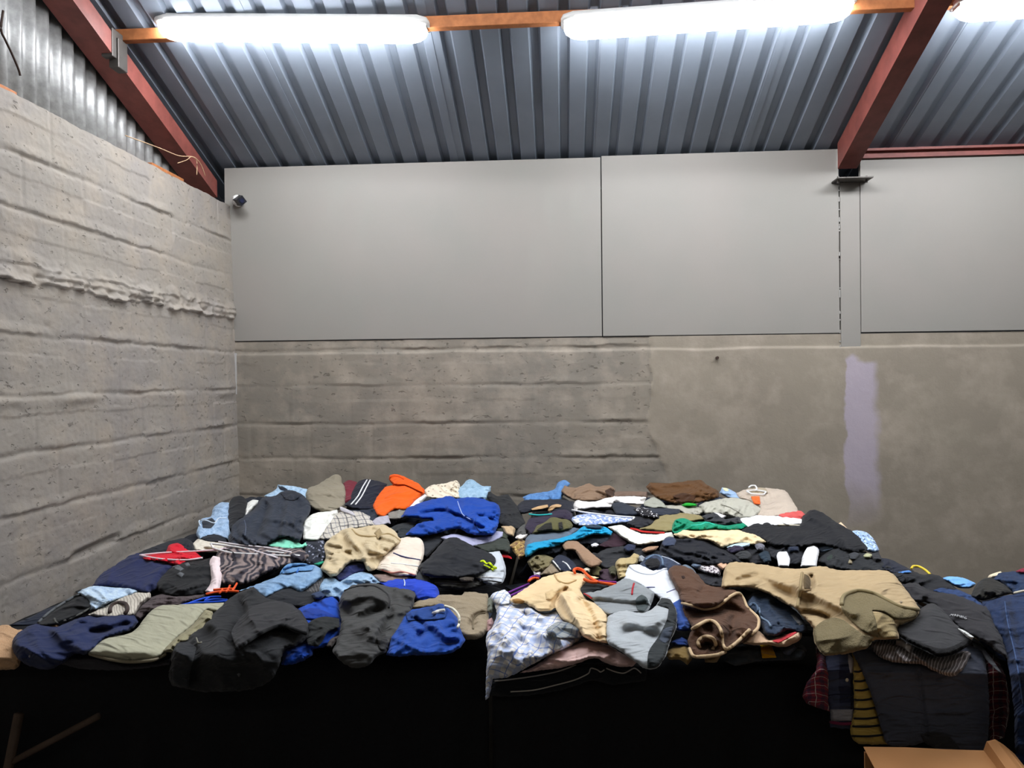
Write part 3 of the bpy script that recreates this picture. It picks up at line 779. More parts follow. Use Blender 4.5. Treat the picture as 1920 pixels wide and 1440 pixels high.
# ---- clothes buried under the heap: what the gaps show
def lump(x, y, sx, sy, zt, col, seed, label, group, name='garment'):
    n = 22; a = np.linspace(-1, 1, n); U, V_ = np.meshgrid(a, a, indexing='ij')
    th = 0.35*fbm(np.array([seed*1.3]), np.array([0.5]), 1, seed)[0]*4
    R = (np.abs(U)**3.2+np.abs(V_)**3.2)**(1/3.2)
    X = U*sx*(1+0.12*gn(U*1.2, V_*1.2, seed)); Yv = V_*sy*(1+0.12*gn(U*1.3, V_*1.2, seed+1))
    c, s = math.cos(th), math.sin(th); XX = x+X*c-Yv*s; YY = y+X*s+Yv*c
    prof_ = np.clip(1-np.clip(R, 0, 1)**5, 0, 1)
    top = TZ+0.006 + np.maximum(0.005, (zt-TZ-0.01))*prof_*(0.86+0.10*gn(U*2, V_*2, seed+3)+0.10*(1-np.abs(gn(XX*14, YY*14, seed+4))*3)*0.6)
    top = np.minimum(top, zt)
    edge_ = np.zeros_like(top, bool); edge_[0] = edge_[-1] = True; edge_[:, 0] = edge_[:, -1] = True
    top = np.where(edge_, TZ+0.008, top)
    XX = np.clip(XX, XL+0.03, 9); YY = np.clip(YY, YT0+0.02, YB-0.05)
    Vt = np.stack([XX, YY, top], -1).reshape(-1, 3); Vb = Vt.copy(); Vb[:, 2] = TZ+0.0055
    q = grid_faces(n, n); F_ = [tuple(r) for r in q]; N = n*n
    F_ += [tuple(i+N for i in r)[::-1] for r in q]
    b1 = [i for i in range(n)]; ring = [i*n for i in range(n)] + [(n-1)*n+j for j in range(1, n)] + [i*n+n-1 for i in range(n-2, -1, -1)] + [j for j in range(n-2, 0, -1)]
    for i in range(len(ring)):
        p, r_ = ring[i], ring[(i+1) % len(ring)]; F_.append((p, r_, r_+N, p+N))
    o = mesh_obj(name, np.vstack([Vt, Vb]), F_, fabric('plain', col), None, np.vstack([Vt[:, :2], Vt[:, :2]]))
    bm = bmesh.new(); bm.from_mesh(o.data); bmesh.ops.recalc_face_normals(bm, faces=bm.faces); bm.to_mesh(o.data); bm.free()
    return tag(o, label, 'garment', group)
rs = np.random.RandomState(3)
dk = ['#1c1d22', '#20242c', '#2a2b2e', '#1a2130', '#26292a', '#2e2a2b', '#1d1f22', '#31343a', '#232b3a']
for (x0, x1, nm, grp) in ((XL+0.06, XG-0.03, 'dark garment flattened beneath the heap on the left table', 'dark garments beneath the left heap'),
                     (XG+0.03, 1.12, 'dark garment flattened beneath the heap on the right table', 'dark garments beneath the right heap')):
    nx = 5
    for j, yy in enumerate((2.42, 2.72, 3.02, 3.32, 3.60, 3.86)):
        for i in range(nx):
            wx = (x1-x0)/nx; cx_ = x0+wx*(i+0.5)+ (rs.rand()-0.5)*0.04
            zt = float(pile_z(yy-0.10))-0.040
            if zt < TZ+0.02: zt = TZ+0.02
            if j < 2: zt = TZ + 0.022
            lump(cx_, yy, wx*0.46, 0.135, zt, dk[rs.randint(len(dk))], rs.randint(900), nm, grp)
# ================================================================== THE CLOTHES, back to front
def pp(s): return [tuple(float(v) for v in q.split(',')) for q in s.split()]
def G(name, cat, mat, poly, label, **k): return Garment(name, label, cat, mat, pp(poly), **k)
fb = fabric
WHT = '#dcdcdc'
# ---------------- left table, back row by the wall
a = G('jeans', 'jeans', fb('denim', '#6f8bab', '#a9bfd6'), '372,985 376,974 396,968 400,952 415,942 431,943 432,1000 428,1012 400,1004 374,1012 368,1002', 'faded blue jeans at the far end against the block wall, waistband open', lift=0.01)
a.patch('jeans_inside', pp('378,978 397,971 405,978 396,990 380,990'), fb('plain', '#2b3038'))
a.line('waistband', pp('376,986 373,977 386,976 402,981 410,972 424,972'), 0.0035, fb('plain', '#b9c4cf'), label='pale frayed waistband')
G('garment', 'garment', fb('plain', '#1c2027'), '376,986 410,984 426,1000 424,1018 384,1016 370,1004', 'dark cloth tucked under the faded jeans at the block wall')
G('cap', 'cap', fb('plain', '#1d1e21'), '427,960 431,940 440,931 455,931 463,940 464,955 458,969 447,976 441,994 429,992', 'black rounded cap standing between blue jeans and navy jacket', lift=0.03, h=0.07, f=0.006, rim=0.05)
G('tee_shirt', 'shirt', fb('plain', '#e3ddd4'), '458,967 461,946 474,937 485,938 480,949 468,962 462,972', 'small white shirt end poking up behind the navy jacket', h=0.03)
G('denim_shirt', 'shirt', fb('denim', '#7d9cba', '#b5cbdd'), '495,930 517,918 521,909 547,911 576,917 578,934 560,940 520,942', 'pale blue shirt with dark collar behind the navy jacket', h=0.03, lift=0.005).patch('collar', pp('521,910 530,912 540,918 536,921 525,918'), fb('plain', '#1d2430'))
G('jacket', 'jacket', fb('plain', '#857d6c'), '573,936 577,916 592,910 607,902 622,892 632,889 639,893 641,905 648,913 648,944 632,958 606,960 588,954', 'khaki grey jacket heaped highest against the back wall', lift=0.03, h=0.08, f=0.02, ang=0.3).line('zip', pp('616,951 632,953 646,949'), 0.002, fb('plain', '#5d5748'))
G('shirt', 'shirt', fb('plain', '#6a2531'), '643,906 655,900 669,904 672,926 660,942 645,944', 'maroon shirt squeezed between khaki jacket and striped trackpants', lift=0.01)
a = G('trackpants', 'trackpants', fb('plain', '#1b1e2a'), '645,948 659,922 672,903 686,898 708,902 727,907 718,924 703,946 697,955 668,955', 'navy trackpants with white side stripes beside the orange sweatshirt', lift=0.04, h=0.06, f=0.012)
for dx in (0, 6): a.line('side_stripe', [(688+dx, 900), (680+dx*1.2, 913), (670+dx*1.2, 932), (658+dx*1.4, 946)], 0.0035, fb('plain', '#d9d9dc'), label='white stripe')
a = G('sweatshirt', 'sweatshirt', fb('plain', '#f05a14'), '699,948 706,930 721,914 737,909 729,899 731,891 744,889 765,897 787,909 797,924 779,938 762,954 741,955 728,961 722,968 708,966', 'bright orange sweatshirt folded at the back of the heap', lift=0.06, h=0.075, f=0.012, rim=0.045)
a.patch('sleeve', pp('729,899 731,891 744,889 765,897 785,909 796,918 795,925 780,918 760,909 741,908'), fb('plain', '#ee5510'), e=0.03)
a.line('cuff', pp('731,896 736,893 748,894 757,899'), 0.0035, fb('plain', '#c9430c'), e=0.032)
G('tee_shirt', 'shirt', fb('plain', '#e6e4e2'), '762,955 778,937 796,925 802,930 788,945 773,957', 'thin white shirt edge showing just below the orange sweatshirt', lift=0.03, h=0.03)
G('shirt', 'shirt', fb('speck', '#d9cdb8', '#8d7f6b', sc=1.4), '795,920 808,910 830,907 855,901 862,908 863,934 842,938 815,935 800,932', 'crumpled cream shirt with brown specks at the back wall', lift=0.03, f=0.03, w=0.04)
G('denim_shirt', 'shirt', fb('denim', '#6e8ea8', '#9db8cb'), '853,920 866,911 875,901 886,899 904,911 921,911 919,922 912,938 880,938 860,934', 'washed blue denim shirt between cream shirt and black jacket', lift=0.03, h=0.06, f=0.02)
a = G('jacket', 'jacket', fb('plain', '#1e1f21'), '910,922 918,921 932,930 952,927 964,942 974,955 985,980 972,994 945,988 932,978 930,952 916,938', 'black jacket slumped right of the blue padded jacket', lift=0.02, h=0.06, f=0.03, ang=0.9)
G('trackpants', 'trackpants', fb('plain', '#202733'), '655,955 680,953 702,952 712,964 722,975 700,986 670,982 652,968', 'slate trackpants bunched under the striped navy ones', h=0.03)
G('garment', 'garment', fb('plain', '#7d7a72'), '724,962 745,952 767,953 758,966 752,975 728,974', 'grey scrap of cloth below the orange sweatshirt', lift=0.02)
a = G('padded_jacket', 'jacket', fb('plain', '#133d90'), '752,969 764,953 793,941 822,934 842,930 856,935 884,932 910,937 936,947 938,962 933,985 927,1002 901,1004 878,1000 858,991 832,996 798,1005 760,1003 774,989 792,978 812,975 780,972', 'royal blue padded jacket sprawled in the middle of the left heap', lift=0.10, h=0.07, f=0.045, w=0.06, rim=0.05, ridges=[(pp('790,962 830,958 870,972 905,990'), -0.06, 0.012), (pp('835,940 850,958 870,965'), 0.04, 0.012), (pp('900,968 918,972 932,980'), -0.05, 0.01)])
a.line('zip', pp('858,940 862,952 868,965 884,975'), 0.0022, fb('plain', '#93a4cf'))
a.patch('sleeve', pp('892,972 910,968 930,972 934,985 926,999 905,999 894,990'), fb('plain', '#15469c'), e=0.03)
a = G('jacket', 'jacket', fb('plain', '#2b303a', ), '432,1000 437,984 457,968 478,953 490,934 515,930 530,921 548,919 572,931 583,952 578,966 570,980 568,1000 561,1018 545,1010 530,1008 510,1016 495,1024 434,1024 428,1012', 'dark navy jacket heaped tall near the block wall corner', lift=0.10, h=0.10, f=0.05, w=0.07, ang=1.35, rim=0.06,
      ridges=[(pp('545,930 540,955 532,985 530,1004'), 0.06, 0.014), (pp('500,945 492,975 478,1005'), -0.06, 0.012), (pp('462,985 455,1000 452,1018'), 0.04, 0.01), (pp('560,950 556,975 548,1000'), -0.05, 0.012)])
a.patch('collar', pp('526,924 548,920 565,929 552,938 536,936'), fb('plain', '#242831'), e=0.012)
a.line('seam', pp('458,975 461,990 458,1010'), 0.0016, fb('plain', '#50586a'))
G('shirt', 'shirt', fb('plain', '#e2dcd2'), '569,1012 569,978 584,965 612,957 634,954 632,970 621,986 607,1001 596,1014', 'crumpled white shirt between navy jacket and checked shirt', lift=0.05, f=0.03, w=0.05)
G('checked_shirt', 'shirt', fb('check', '#b9b3a8', '#2c2f3a', '#50546a', sc=0.9), '598,1010 610,989 625,967 650,958 682,961 697,972 702,986 674,991 652,994 632,1009 614,1014', 'black and cream checked shirt above the beige trousers', lift=0.06, f=0.03)
G('hanger', 'hanger', fb('plain', '#b5b2b6'), '634,948 640,950 662,960 668,968 660,967 640,958', 'grey plastic hanger end lying on the checked shirt', lift=0.09, h=0.02, f=0.0, wob=0)
G('scrap', 'garment', fb('plain', '#a7a3ac'), '694,978 712,968 728,966 733,982 706,987', 'lilac grey sleeve end between checked shirt and blue jacket', lift=0.05, h=0.03)
G('garment', 'garment', fb('plain', '#24282b'), '728,992 752,981 782,980 770,998 760,1010 742,1008', 'black cloth under the left tip of the blue jacket', lift=0.03)
G('shirt', 'shirt', fb('plain', '#9fa0bb'), '826,1008 850,1001 888,1008 912,1004 932,996 944,997 943,1006 918,1018 882,1025 852,1022', 'lavender shirt peeping out below the blue padded jacket', lift=0.05, h=0.04, f=0.014)
G('jacket', 'jacket', fb('plain', '#2e332d'), '886,1022 914,1018 938,1009 952,1010 958,1026 955,1038 938,1034 908,1036', 'olive green jacket right of the lavender shirt', lift=0.05)
G('garment', 'garment', fb('plain', '#202226'), '765,1005 800,1004 845,1000 832,1012 815,1030 800,1045 784,1040 770,1020', 'black garment in the hollow below the blue jacket', lift=0.01)
# ---------------- left table, middle rows
G('shirt', 'shirt', fb('plain', '#cfc8b8'), '360,1021 372,1010 392,1014 428,1018 450,1026 430,1036 365,1034', 'off-white shirt under the white hangers beside the block wall', h=0.03)
G('shirt', 'shirt', fb('plain', '#7fd0b2'), '496,1024 511,1012 530,1006 549,1012 566,1021 573,1016 577,1024 560,1030 528,1030', 'mint green shirt poking out below the navy jacket', lift=0.06, h=0.04, f=0.015)
G('shirt', 'shirt', fb('speck', '#20242f', '#7c8090'), '570,1030 574,1014 610,1010 614,1036 606,1057 580,1060 562,1046', 'speckled navy shirt left of the beige trousers', lift=0.03, f=0.03)
G('cloth', 'garment', fb('plain', '#14906f'), '588,1057 606,1050 611,1056 597,1064', 'small green cloth at the edge of the beige trousers', lift=0.06, h=0.02)
G('jacket', 'jacket', fb('plain', '#1d1f26'), '258,1037 287,1025 320,1014 350,1009 363,1019 367,1034 325,1042 275,1046', 'black jacket behind the red top against the block wall', lift=0.0)
G('jacket', 'jacket', fb('plain', '#1f2648', ), '170,1104 188,1078 220,1057 257,1037 300,1048 330,1060 306,1085 297,1104 276,1114 225,1104 185,1100', 'navy blue jacket sloping down along the block wall', lift=0.02, h=0.07, f=0.022, w=0.08)
G('red_top', 'shirt', fb('knit', '#c8162a'), '259,1047 275,1042 311,1036 316,1023 330,1018 342,1022 351,1031 366,1035 380,1046 352,1053 336,1061 306,1054 276,1052', 'bright red knitted top on a hanger near the block wall', lift=0.07, f=0.03, w=0.04)
a = G('jacket', 'jacket', fb('plain', '#18191b'), '290,1094 325,1060 350,1051 375,1050 397,1046 398,1076 394,1106 376,1116 340,1120 312,1116 296,1106', 'black jacket with grey patches below the red top', lift=0.05, h=0.07, f=0.025)
for q in ('321,1063 333,1058 346,1067 338,1071', '331,1077 338,1072 346,1076 340,1084', '345,1057 353,1054 357,1060 350,1062'):
    a.patch('grey_patch', pp(q), fb('plain', '#55585b'), soft=False)
a = G('blouse', 'blouse', fb('satin', '#2c2932', '#7d6f6b', sc=1.0), '404,1046 411,1030 438,1022 490,1021 535,1024 566,1029 580,1042 570,1053 532,1062 492,1079 470,1092 445,1097 416,1095 408,1075', 'dark satin patterned blouse spread beneath the white hangers', lift=0.07, h=0.05, f=0.032, w=0.06, ang=0.5)
a.line('collar', pp('412,1036 424,1030 440,1040 436,1052'), 0.003, fb('plain', '#1e1c22'))
G('shirt', 'shirt', fb('plain', '#dcc9c9'), '393,1052 400,1042 412,1045 416,1076 411,1106 394,1113 384,1108 395,1093 395,1072', 'pale pink sleeve hanging between black jacket and satin blouse', lift=0.10, h=0.04, f=0.012)
G('jeans', 'jeans', fb('denim', '#1b2143', '#2a3263'), '628,1082 650,1057 670,1051 687,1057 686,1072 662,1077 652,1089 632,1090', 'dark indigo jeans tucked under the beige trousers', lift=0.07, f=0.03)
a = G('trousers', 'trousers', fb('plain', '#b9a888'), '608,1022 625,1005 650,990 672,990 697,985 722,985 741,997 754,1015 735,1030 718,1046 703,1069 690,1072 681,1054 655,1056 636,1076 620,1082 600,1066 611,1045', 'crumpled beige trousers heaped in the middle of the left table', lift=0.12, h=0.08, f=0.05, w=0.06, ang=1.2, rim=0.05,
      ridges=[(pp('655,995 662,1015 680,1035 690,1060'), 0.05, 0.013), (pp('640,1000 652,1030 668,1045'), -0.05, 0.012), (pp('700,992 712,1008 708,1030'), -0.05, 0.012), (pp('672,1000 700,1003 735,1012'), 0.04, 0.012)])
a.line('waistband', pp('660,993 672,1003 700,1006 730,1001 750,1014'), 0.004, fb('plain', '#a08c66'))
a = G('polo_shirt', 'shirt', fb('plain', '#d3c6b6'), '706,1068 716,1046 734,1031 752,1009 785,1007 794,1020 794,1042 787,1062 781,1080 742,1080 722,1072', 'cream polo shirt with thin navy line beside beige trousers', lift=0.11, h=0.05, f=0.025)
a.line('stripe', pp('738,1037 750,1042 765,1046 788,1050'), 0.0028, fb('plain', '#33355c'), label='navy stripe')
a.line('stripe', pp('733,1056 755,1058 785,1062'), 0.0024, fb('plain', '#f2ede6'), label='white stripe')
a.line('hem', pp('715,1068 735,1074 752,1072 778,1078'), 0.003, fb('plain', '#c88474'))
G('garment', 'garment', fb('plain', '#7a6860'), '696,1078 724,1075 760,1078 776,1084 745,1092 712,1093', 'taupe cloth under the cream polo shirt', lift=0.07, h=0.03)
G('cloth', 'garment', fb('plain', '#45484a'), '774,1077 788,1065 801,1072 808,1092 790,1096 776,1090', 'crumpled dark grey cloth right of the cream polo', lift=0.06)
G('trousers', 'trousers', fb('plain', '#33322f'), '806,1085 850,1079 900,1080 912,1096 884,1105 840,1104 814,1098', 'folded charcoal trousers at the bottom of a small stack', lift=0.03, h=0.04, f=0.012, ang=0.1).line('fold_line', pp('815,1093 850,1094 900,1096'), 0.0016, fb('plain', '#5b5a55'))
a = G('tee_shirt', 'shirt', fb('plain', '#b4bac0'), '908,1036 937,1033 945,1052 949,1070 943,1093 925,1098 896,1086 884,1076 905,1064 920,1052', 'pale grey folded tee shirt by the gap between the tables', lift=0.08, h=0.05, f=0.014)
a.line('hem', pp('893,1083 915,1082 940,1084'), 0.0024, fb('plain', '#e4e6e8'))
a.line('hem', pp('900,1090 920,1089 940,1092'), 0.002, fb('plain', '#2d2c2b'))
a = G('jacket', 'jacket', fb('plain', '#191b20'), '783,1062 804,1046 820,1027 840,1008 862,1010 886,1024 908,1032 928,1042 931,1056 912,1072 892,1080 860,1084 830,1084 795,1079', 'black folded jacket with a neon yellow print on its edge', lift=0.13, h=0.09, f=0.03, rim=0.06, w=0.07)
a.line('neon_print', pp('901,1054 906,1052 912,1058 918,1056 923,1062 930,1065'), 0.0045, fb('plain', '#c4f01f'), label='neon yellow print')
a.line('neon_print', pp('908,1060 915,1063 925,1068'), 0.003, fb('plain', '#c4f01f'), label='neon yellow print')
G('hanger', 'hanger', fb('plain', '#a3141c'), '938,1040 946,1038 958,1044 960,1048 950,1046 940,1045', 'short red hanger end beside the pale grey tee shirt', lift=0.03, h=0.012, f=0, wob=0)
# light jeans, blue jogger and friends
a = G('jeans', 'jeans', fb('denim', '#6484a6', '#839fba', sc=1), '448,1108 480,1096 522,1080 540,1066 568,1061 590,1060 606,1070 605,1082 575,1104 562,1113 548,1104 525,1108 500,1122 488,1118 472,1104', 'smooth light blue jeans folded in front of the satin blouse', lift=0.09, h=0.05, f=0.015, ang=0.3)
a.patch('jeans_band', pp('524,1076 530,1066 541,1057 570,1056 590,1062 585,1069 560,1071 540,1075'), fb('denim', '#4f78a5', '#628bb3'), e=0.02, label='darker blue rolled top')
G('shirt', 'shirt', fb('pinstripe', '#3c3b3d', '#5d5b58'), '563,1114 582,1096 603,1074 610,1082 605,1114 585,1120', 'grey pinstriped shirt edge beside the light blue jeans', lift=0.06, h=0.03)
G('jeans', 'jeans', fb('denim', '#7090b0', '#9db5ca'), '598,1098 612,1083 630,1085 637,1090 660,1077 682,1072 702,1080 716,1094 690,1100 660,1108 640,1134 632,1122 614,1122 600,1114', 'bleached light blue jeans crumpled behind the charcoal trousers', lift=0.08, f=0.04, w=0.05)
G('jogger', 'trousers', fb('plain', '#1c3cac'), '708,1093 733,1085 760,1084 792,1087 816,1097 824,1112 821,1122 796,1129 780,1124 772,1112 735,1108', 'royal blue jogging trousers folded behind the beige sweater', lift=0.09, h=0.07, f=0.02, rim=0.05).line('piping', pp('757,1086 759,1092 758,1099'), 0.002, fb('plain', '#b9c3e6'))
# front-left corner
a = G('jeans', 'jeans', fb('denim', '#8aa5c6', '#c3d3e4'), '145,1111 160,1103 180,1098 207,1101 235,1100 255,1103 262,1110 245,1117 210,1129 187,1142 168,1145 166,1130 156,1120', 'acid-washed pale blue jeans at the block wall, front corner', lift=0.06, f=0.035, w=0.045)
a = G('jeans', 'jeans', fb('plain', '#17181a'), '70,1170 90,1152 120,1132 150,1116 167,1121 175,1136 162,1149 128,1164 100,1174 78,1175', 'black jeans with the waist open towards the room', lift=0.05, h=0.05)
a.line('waistband', pp('72,1167 90,1150 118,1131 148,1115 164,1120'), 0.004, fb('plain', '#55585a'), label='grey waistband edge')
a.line('waistband', pp('102,1160 106,1168 130,1160 156,1148 172,1137'), 0.003, fb('plain', '#4c4c48'), label='grey waistband edge')
a = G('trousers', 'trousers', fb('pinstripe', '#bdb6a9', '#8d867c'), '165,1152 198,1136 225,1122 255,1111 281,1111 283,1120 264,1136 252,1154 225,1158 190,1158', 'cream pinstriped trousers rolled at the front-left corner', lift=0.08, h=0.06, f=0.018)
a.line('rolled_leg', pp('206,1148 208,1137 222,1130 236,1133 239,1143 234,1151'), 0.006, fb('plain', '#3a2f2b'), e=0.006)
G('cardigan', 'cardigan', fb('knit', '#4b4142'), '250,1156 262,1134 282,1121 305,1113 325,1117 350,1116 387,1111 384,1121 350,1132 330,1138 305,1140 284,1149 262,1164', 'mauve brown cardigan behind the pale folded trousers', lift=0.05, f=0.03)
G('scarf', 'scarf', fb('plain', '#b98f69'), '84,1170 96,1163 108,1166 110,1176 92,1180', 'small tan cloth on the navy jacket, front-left', lift=0.06, h=0.02)
G('pullover', 'pullover', fb('knit', '#b8936f'), '-70,1180 0,1173 16,1171 28,1180 50,1180 48,1190 40,1204 38,1222 40,1236 32,1253 12,1256 -70,1256', 'tan pullover cut by the frame at the table corner', lift=0.03, h=0.07, f=0.02, rim=0.05)
a = G('jacket', 'jacket', fb('plain', '#20294a'), '23,1202 40,1182 62,1171 85,1171 105,1176 150,1158 200,1152 250,1151 260,1166 252,1176 240,1184 220,1192 197,1200 177,1217 160,1228 140,1226 120,1242 88,1256 48,1246 27,1226', 'navy quilted jacket on the front corner of the left table', lift=0.08, h=0.09, f=0.035, w=0.08, ang=0.35, rim=0.06,
      ridges=[(pp('170,1185 200,1180 235,1170'), -0.05, 0.012), (pp('110,1185 140,1205 150,1222'), 0.03, 0.02)])
a.patch('button', pp('53,1230 56,1228 58,1231 55,1234'), fb('plain', '#8d8c92'))
a = G('trousers', 'trousers', fb('plain', '#36353a'), '110,1244 140,1224 165,1222 200,1238 240,1246 300,1242 322,1232 318,1246 240,1256 150,1254', 'grey trousers edge beneath the pale green folded trousers', lift=0.02, h=0.03, f=0.01)
a = G('trousers', 'trousers', fb('plain', '#9b9984'), '163,1225 188,1202 205,1193 238,1189 255,1180 270,1160 287,1142 305,1135 365,1132 427,1130 412,1147 388,1146 376,1158 361,1176 327,1202 314,1222 297,1234 242,1239 196,1233', 'flat pale green trousers folded over the front edge', lift=0.12, h=0.045, f=0.007, w=0.12, rim=0.02, wob=0.4)
a.line('hem', pp('168,1226 196,1234 240,1241 290,1237 312,1226'), 0.004, fb('plain', '#7c7460'))
G('trousers', 'trousers', fb('plain', '#8a8468'), '303,1222 325,1200 360,1173 384,1144 398,1146 402,1162 392,1190 366,1198 336,1210 328,1224', 'olive crumpled trouser waist beside the black hooded jacket', lift=0.15, f=0.035, w=0.045, ang=2.1)
# front row of the left table
G('jumper', 'jumper', fb('plain', '#1b1d21'), '490,1122 525,1105 550,1099 557,1107 600,1110 606,1122 575,1138 545,1136 510,1132', 'black jumper tucked behind the hooded jacket', lift=0.09, f=0.02)
a = G('hoodie', 'hoodie', fb('plain', '#123f9b'), '545,1152 575,1130 605,1122 624,1114 634,1122 640,1162 636,1195 610,1212 588,1218 586,1228 566,1240 545,1246 528,1246 534,1214 570,1200 575,1180', 'royal blue hooded top between black jacket and charcoal trousers', lift=0.08, h=0.08, f=0.03, rim=0.05)
a.patch('hood_seam', pp('558,1154 580,1140 610,1146 636,1160 610,1158 580,1161'), fb('plain', '#0c2f7d'), e=0.012)
a.patch('sleeve_lining', pp('572,1182 582,1165 607,1156 636,1160 637,1176 615,1184 606,1200 596,1212 578,1210'), fb('plain', '#1b1e1e'), e=0.05, label='black sleeve')
a = G('hooded_jacket', 'jacket', fb('plain', '#202123'), '320,1246 324,1212 350,1192 393,1162 400,1152 438,1116 475,1101 497,1120 520,1126 545,1132 567,1150 579,1172 576,1196 556,1211 537,1216 527,1236 512,1272 475,1292 425,1297 375,1297 345,1290 322,1286 316,1266', 'big black hooded jacket drooping over the left table front', lift=0.17, h=0.08, f=0.03, w=0.09, ang=0.7, rim=0.06,
      ridges=[(pp('440,1120 455,1150 440,1185 432,1205'), -0.07, 0.018), (pp('395,1165 410,1190 405,1230'), 0.05, 0.02), (pp('350,1200 370,1230 365,1270'), -0.06, 0.018)])
a.patch('hood', pp('434,1186 447,1163 470,1140 505,1128 538,1131 563,1150 578,1171 572,1190 552,1186 530,1174 498,1182 468,1200 444,1216'), fb('plain', '#2a2a2c'), e=0.07, label='hood')
a.line('hood_edge', pp('444,1216 468,1200 498,1182 530,1172 552,1180 574,1188'), 0.005, fb('plain', '#111214'), e=0.075)
a.patch('sleeve', pp('324,1284 322,1240 330,1212 350,1204 368,1214 362,1240 356,1262 354,1288 340,1290'), fb('plain', '#25272a'), e=0.03)
a.line('cord', pp('368,1196 372,1206 378,1204'), 0.002, fb('plain', '#777468'), e=0.03)
a.patch('eyelet', pp('444,1264 448,1261 452,1264 448,1270'), fb('plain', '#4a4b4e'), e=0.01)
a = G('trousers', 'trousers', fb('plain', '#3d3d3c'), '630,1206 640,1168 635,1132 645,1110 662,1097 705,1094 727,1100 770,1106 779,1115 774,1138 759,1170 747,1191 732,1206 724,1222 706,1232 690,1248 662,1252 637,1238 623,1220', 'charcoal grey trousers crumpled over the front edge', lift=0.17, h=0.08, f=0.026, w=0.08, ang=2.2, rim=0.06,
      ridges=[(pp('655,1125 690,1115 722,1125 735,1140'), 0.06, 0.018), (pp('645,1150 675,1158 705,1146'), -0.04, 0.022), (pp('733,1105 732,1130 728,1160 715,1190'), -0.06, 0.012), (pp('690,1175 710,1160 730,1150'), 0.05, 0.015)])
a.line('waistband', pp('646,1108 668,1100 705,1100 728,1118 729,1140'), 0.0035, fb('plain', '#29292a'))
a.patch('cuff', pp('706,1195 722,1188 728,1206 722,1220 712,1216'), fb('plain', '#2b2b2b'), e=0.01)
a = G('sweater', 'sweater', fb('knit', '#8f816a'), '768,1143 780,1127 825,1115 865,1116 872,1110 914,1113 917,1130 916,1160 914,1180 902,1196 876,1200 858,1192 850,1162 830,1140 800,1140', 'beige knitted sweater folded at the inner corner of the left table', lift=0.11, h=0.09, f=0.012, rim=0.07, w=0.09,
      ridges=[(pp('886,1172 890,1158 904,1152 913,1158'), -0.06, 0.012), (pp('868,1186 885,1190 905,1180'), 0.02, 0.012)])
a.line('folded_cuff', pp('887,1180 887,1162 896,1152 910,1150'), 0.003, fb('knit', '#6f634e'))
a = G('shorts', 'shorts', fb('plain', '#1b4392'), '725,1228 731,1195 747,1172 762,1146 785,1141 815,1135 825,1131 841,1140 857,1160 865,1185 872,1200 861,1216 838,1227 775,1229 740,1231', 'bright blue shorts with drawstring on the front edge', lift=0.17, h=0.08, f=0.03, w=0.05, ang=1.3, rim=0.05,
      ridges=[(pp('790,1180 810,1172 830,1190 850,1196'), 0.04, 0.012), (pp('780,1160 795,1176 785,1195'), -0.05, 0.01)])
a.patch('waistband', pp('760,1150 785,1143 812,1136 826,1133 838,1142 834,1158 812,1162 785,1162 765,1164'), fb('plain', '#163874'), e=0.02)
a.line('drawstring', pp('812,1150 822,1146 834,1144'), 0.0045, fb('plain', '#d7d4ca'), e=0.035)
a.line('drawstring', pp('834,1136 850,1142 860,1154 861,1168 858,1176'), 0.0035, fb('plain', '#ddd6c2'), e=0.045)
# white hangers on the satin blouse, blue and orange hangers
def hanger(label, pts_list, col, r=0.0036, lift=0.10, group=None, hook=None):
    base = np.array(pts_list[0][0]); root = None
    m = fb('plain', col, rough=0.4)
    for i, pts in enumerate(pts_list):
        P = np.array(pts, float); Pc = catmull(P, False, 5) if len(P) > 2 else P
        rr = rays(Pc); mm = rr[:, 2]/rr[:, 1]; Y = pileY(mm); t = Y/rr[:, 1]-lift
        A = C0+rr*t[:, None]
        if root is None: root = empty('clothes_hanger', tuple(A.mean(0)), label, 'hanger', group)
        b = MB(); b.tube(list(A), r, 6); b.build('hook' if (hook is not None and i in hook) else 'bar', m, root, True)
    return root
hanger('white wire hanger with its bar crossing the satin blouse', [pp('395,1019 440,1025 482,1032 530,1037 562,1042'), pp('455,1038 510,1041 562,1043'), pp('400,1028 430,1036 455,1038'), pp('395,1019 400,1028')], '#e6dde2', lift=0.15)
hanger('white hanger lying over the red top, reaching the blouse', [pp('262,1041 300,1037 360,1034 412,1031'), pp('262,1041 300,1048 350,1050 380,1046'), pp('412,1031 420,1028 428,1032')], '#e9c6cb', lift=0.13, hook=(2,))
hanger('thin white hanger beside the mint green shirt', [pp('410,1016 450,1022 500,1027 546,1036'), pp('470,1030 490,1037 520,1046')], '#dcd3d8', lift=0.16)
hanger('blue plastic hanger behind the pale folded trousers', [pp('335,1135 360,1131 400,1129 428,1127'), pp('350,1133 375,1124 392,1120 414,1119'), pp('392,1120 384,1127 400,1124 426,1125')], '#1d4fc9', lift=0.10)
hanger('orange hanger with prongs left of the black hooded jacket', [pp('386,1114 405,1110 425,1108 447,1109'), pp('444,1094 440,1101 435,1108'), pp('431,1098 428,1104 424,1110'), pp('418,1104 412,1112'), pp('400,1106 425,1104 440,1104')], '#f0501c', lift=0.17)
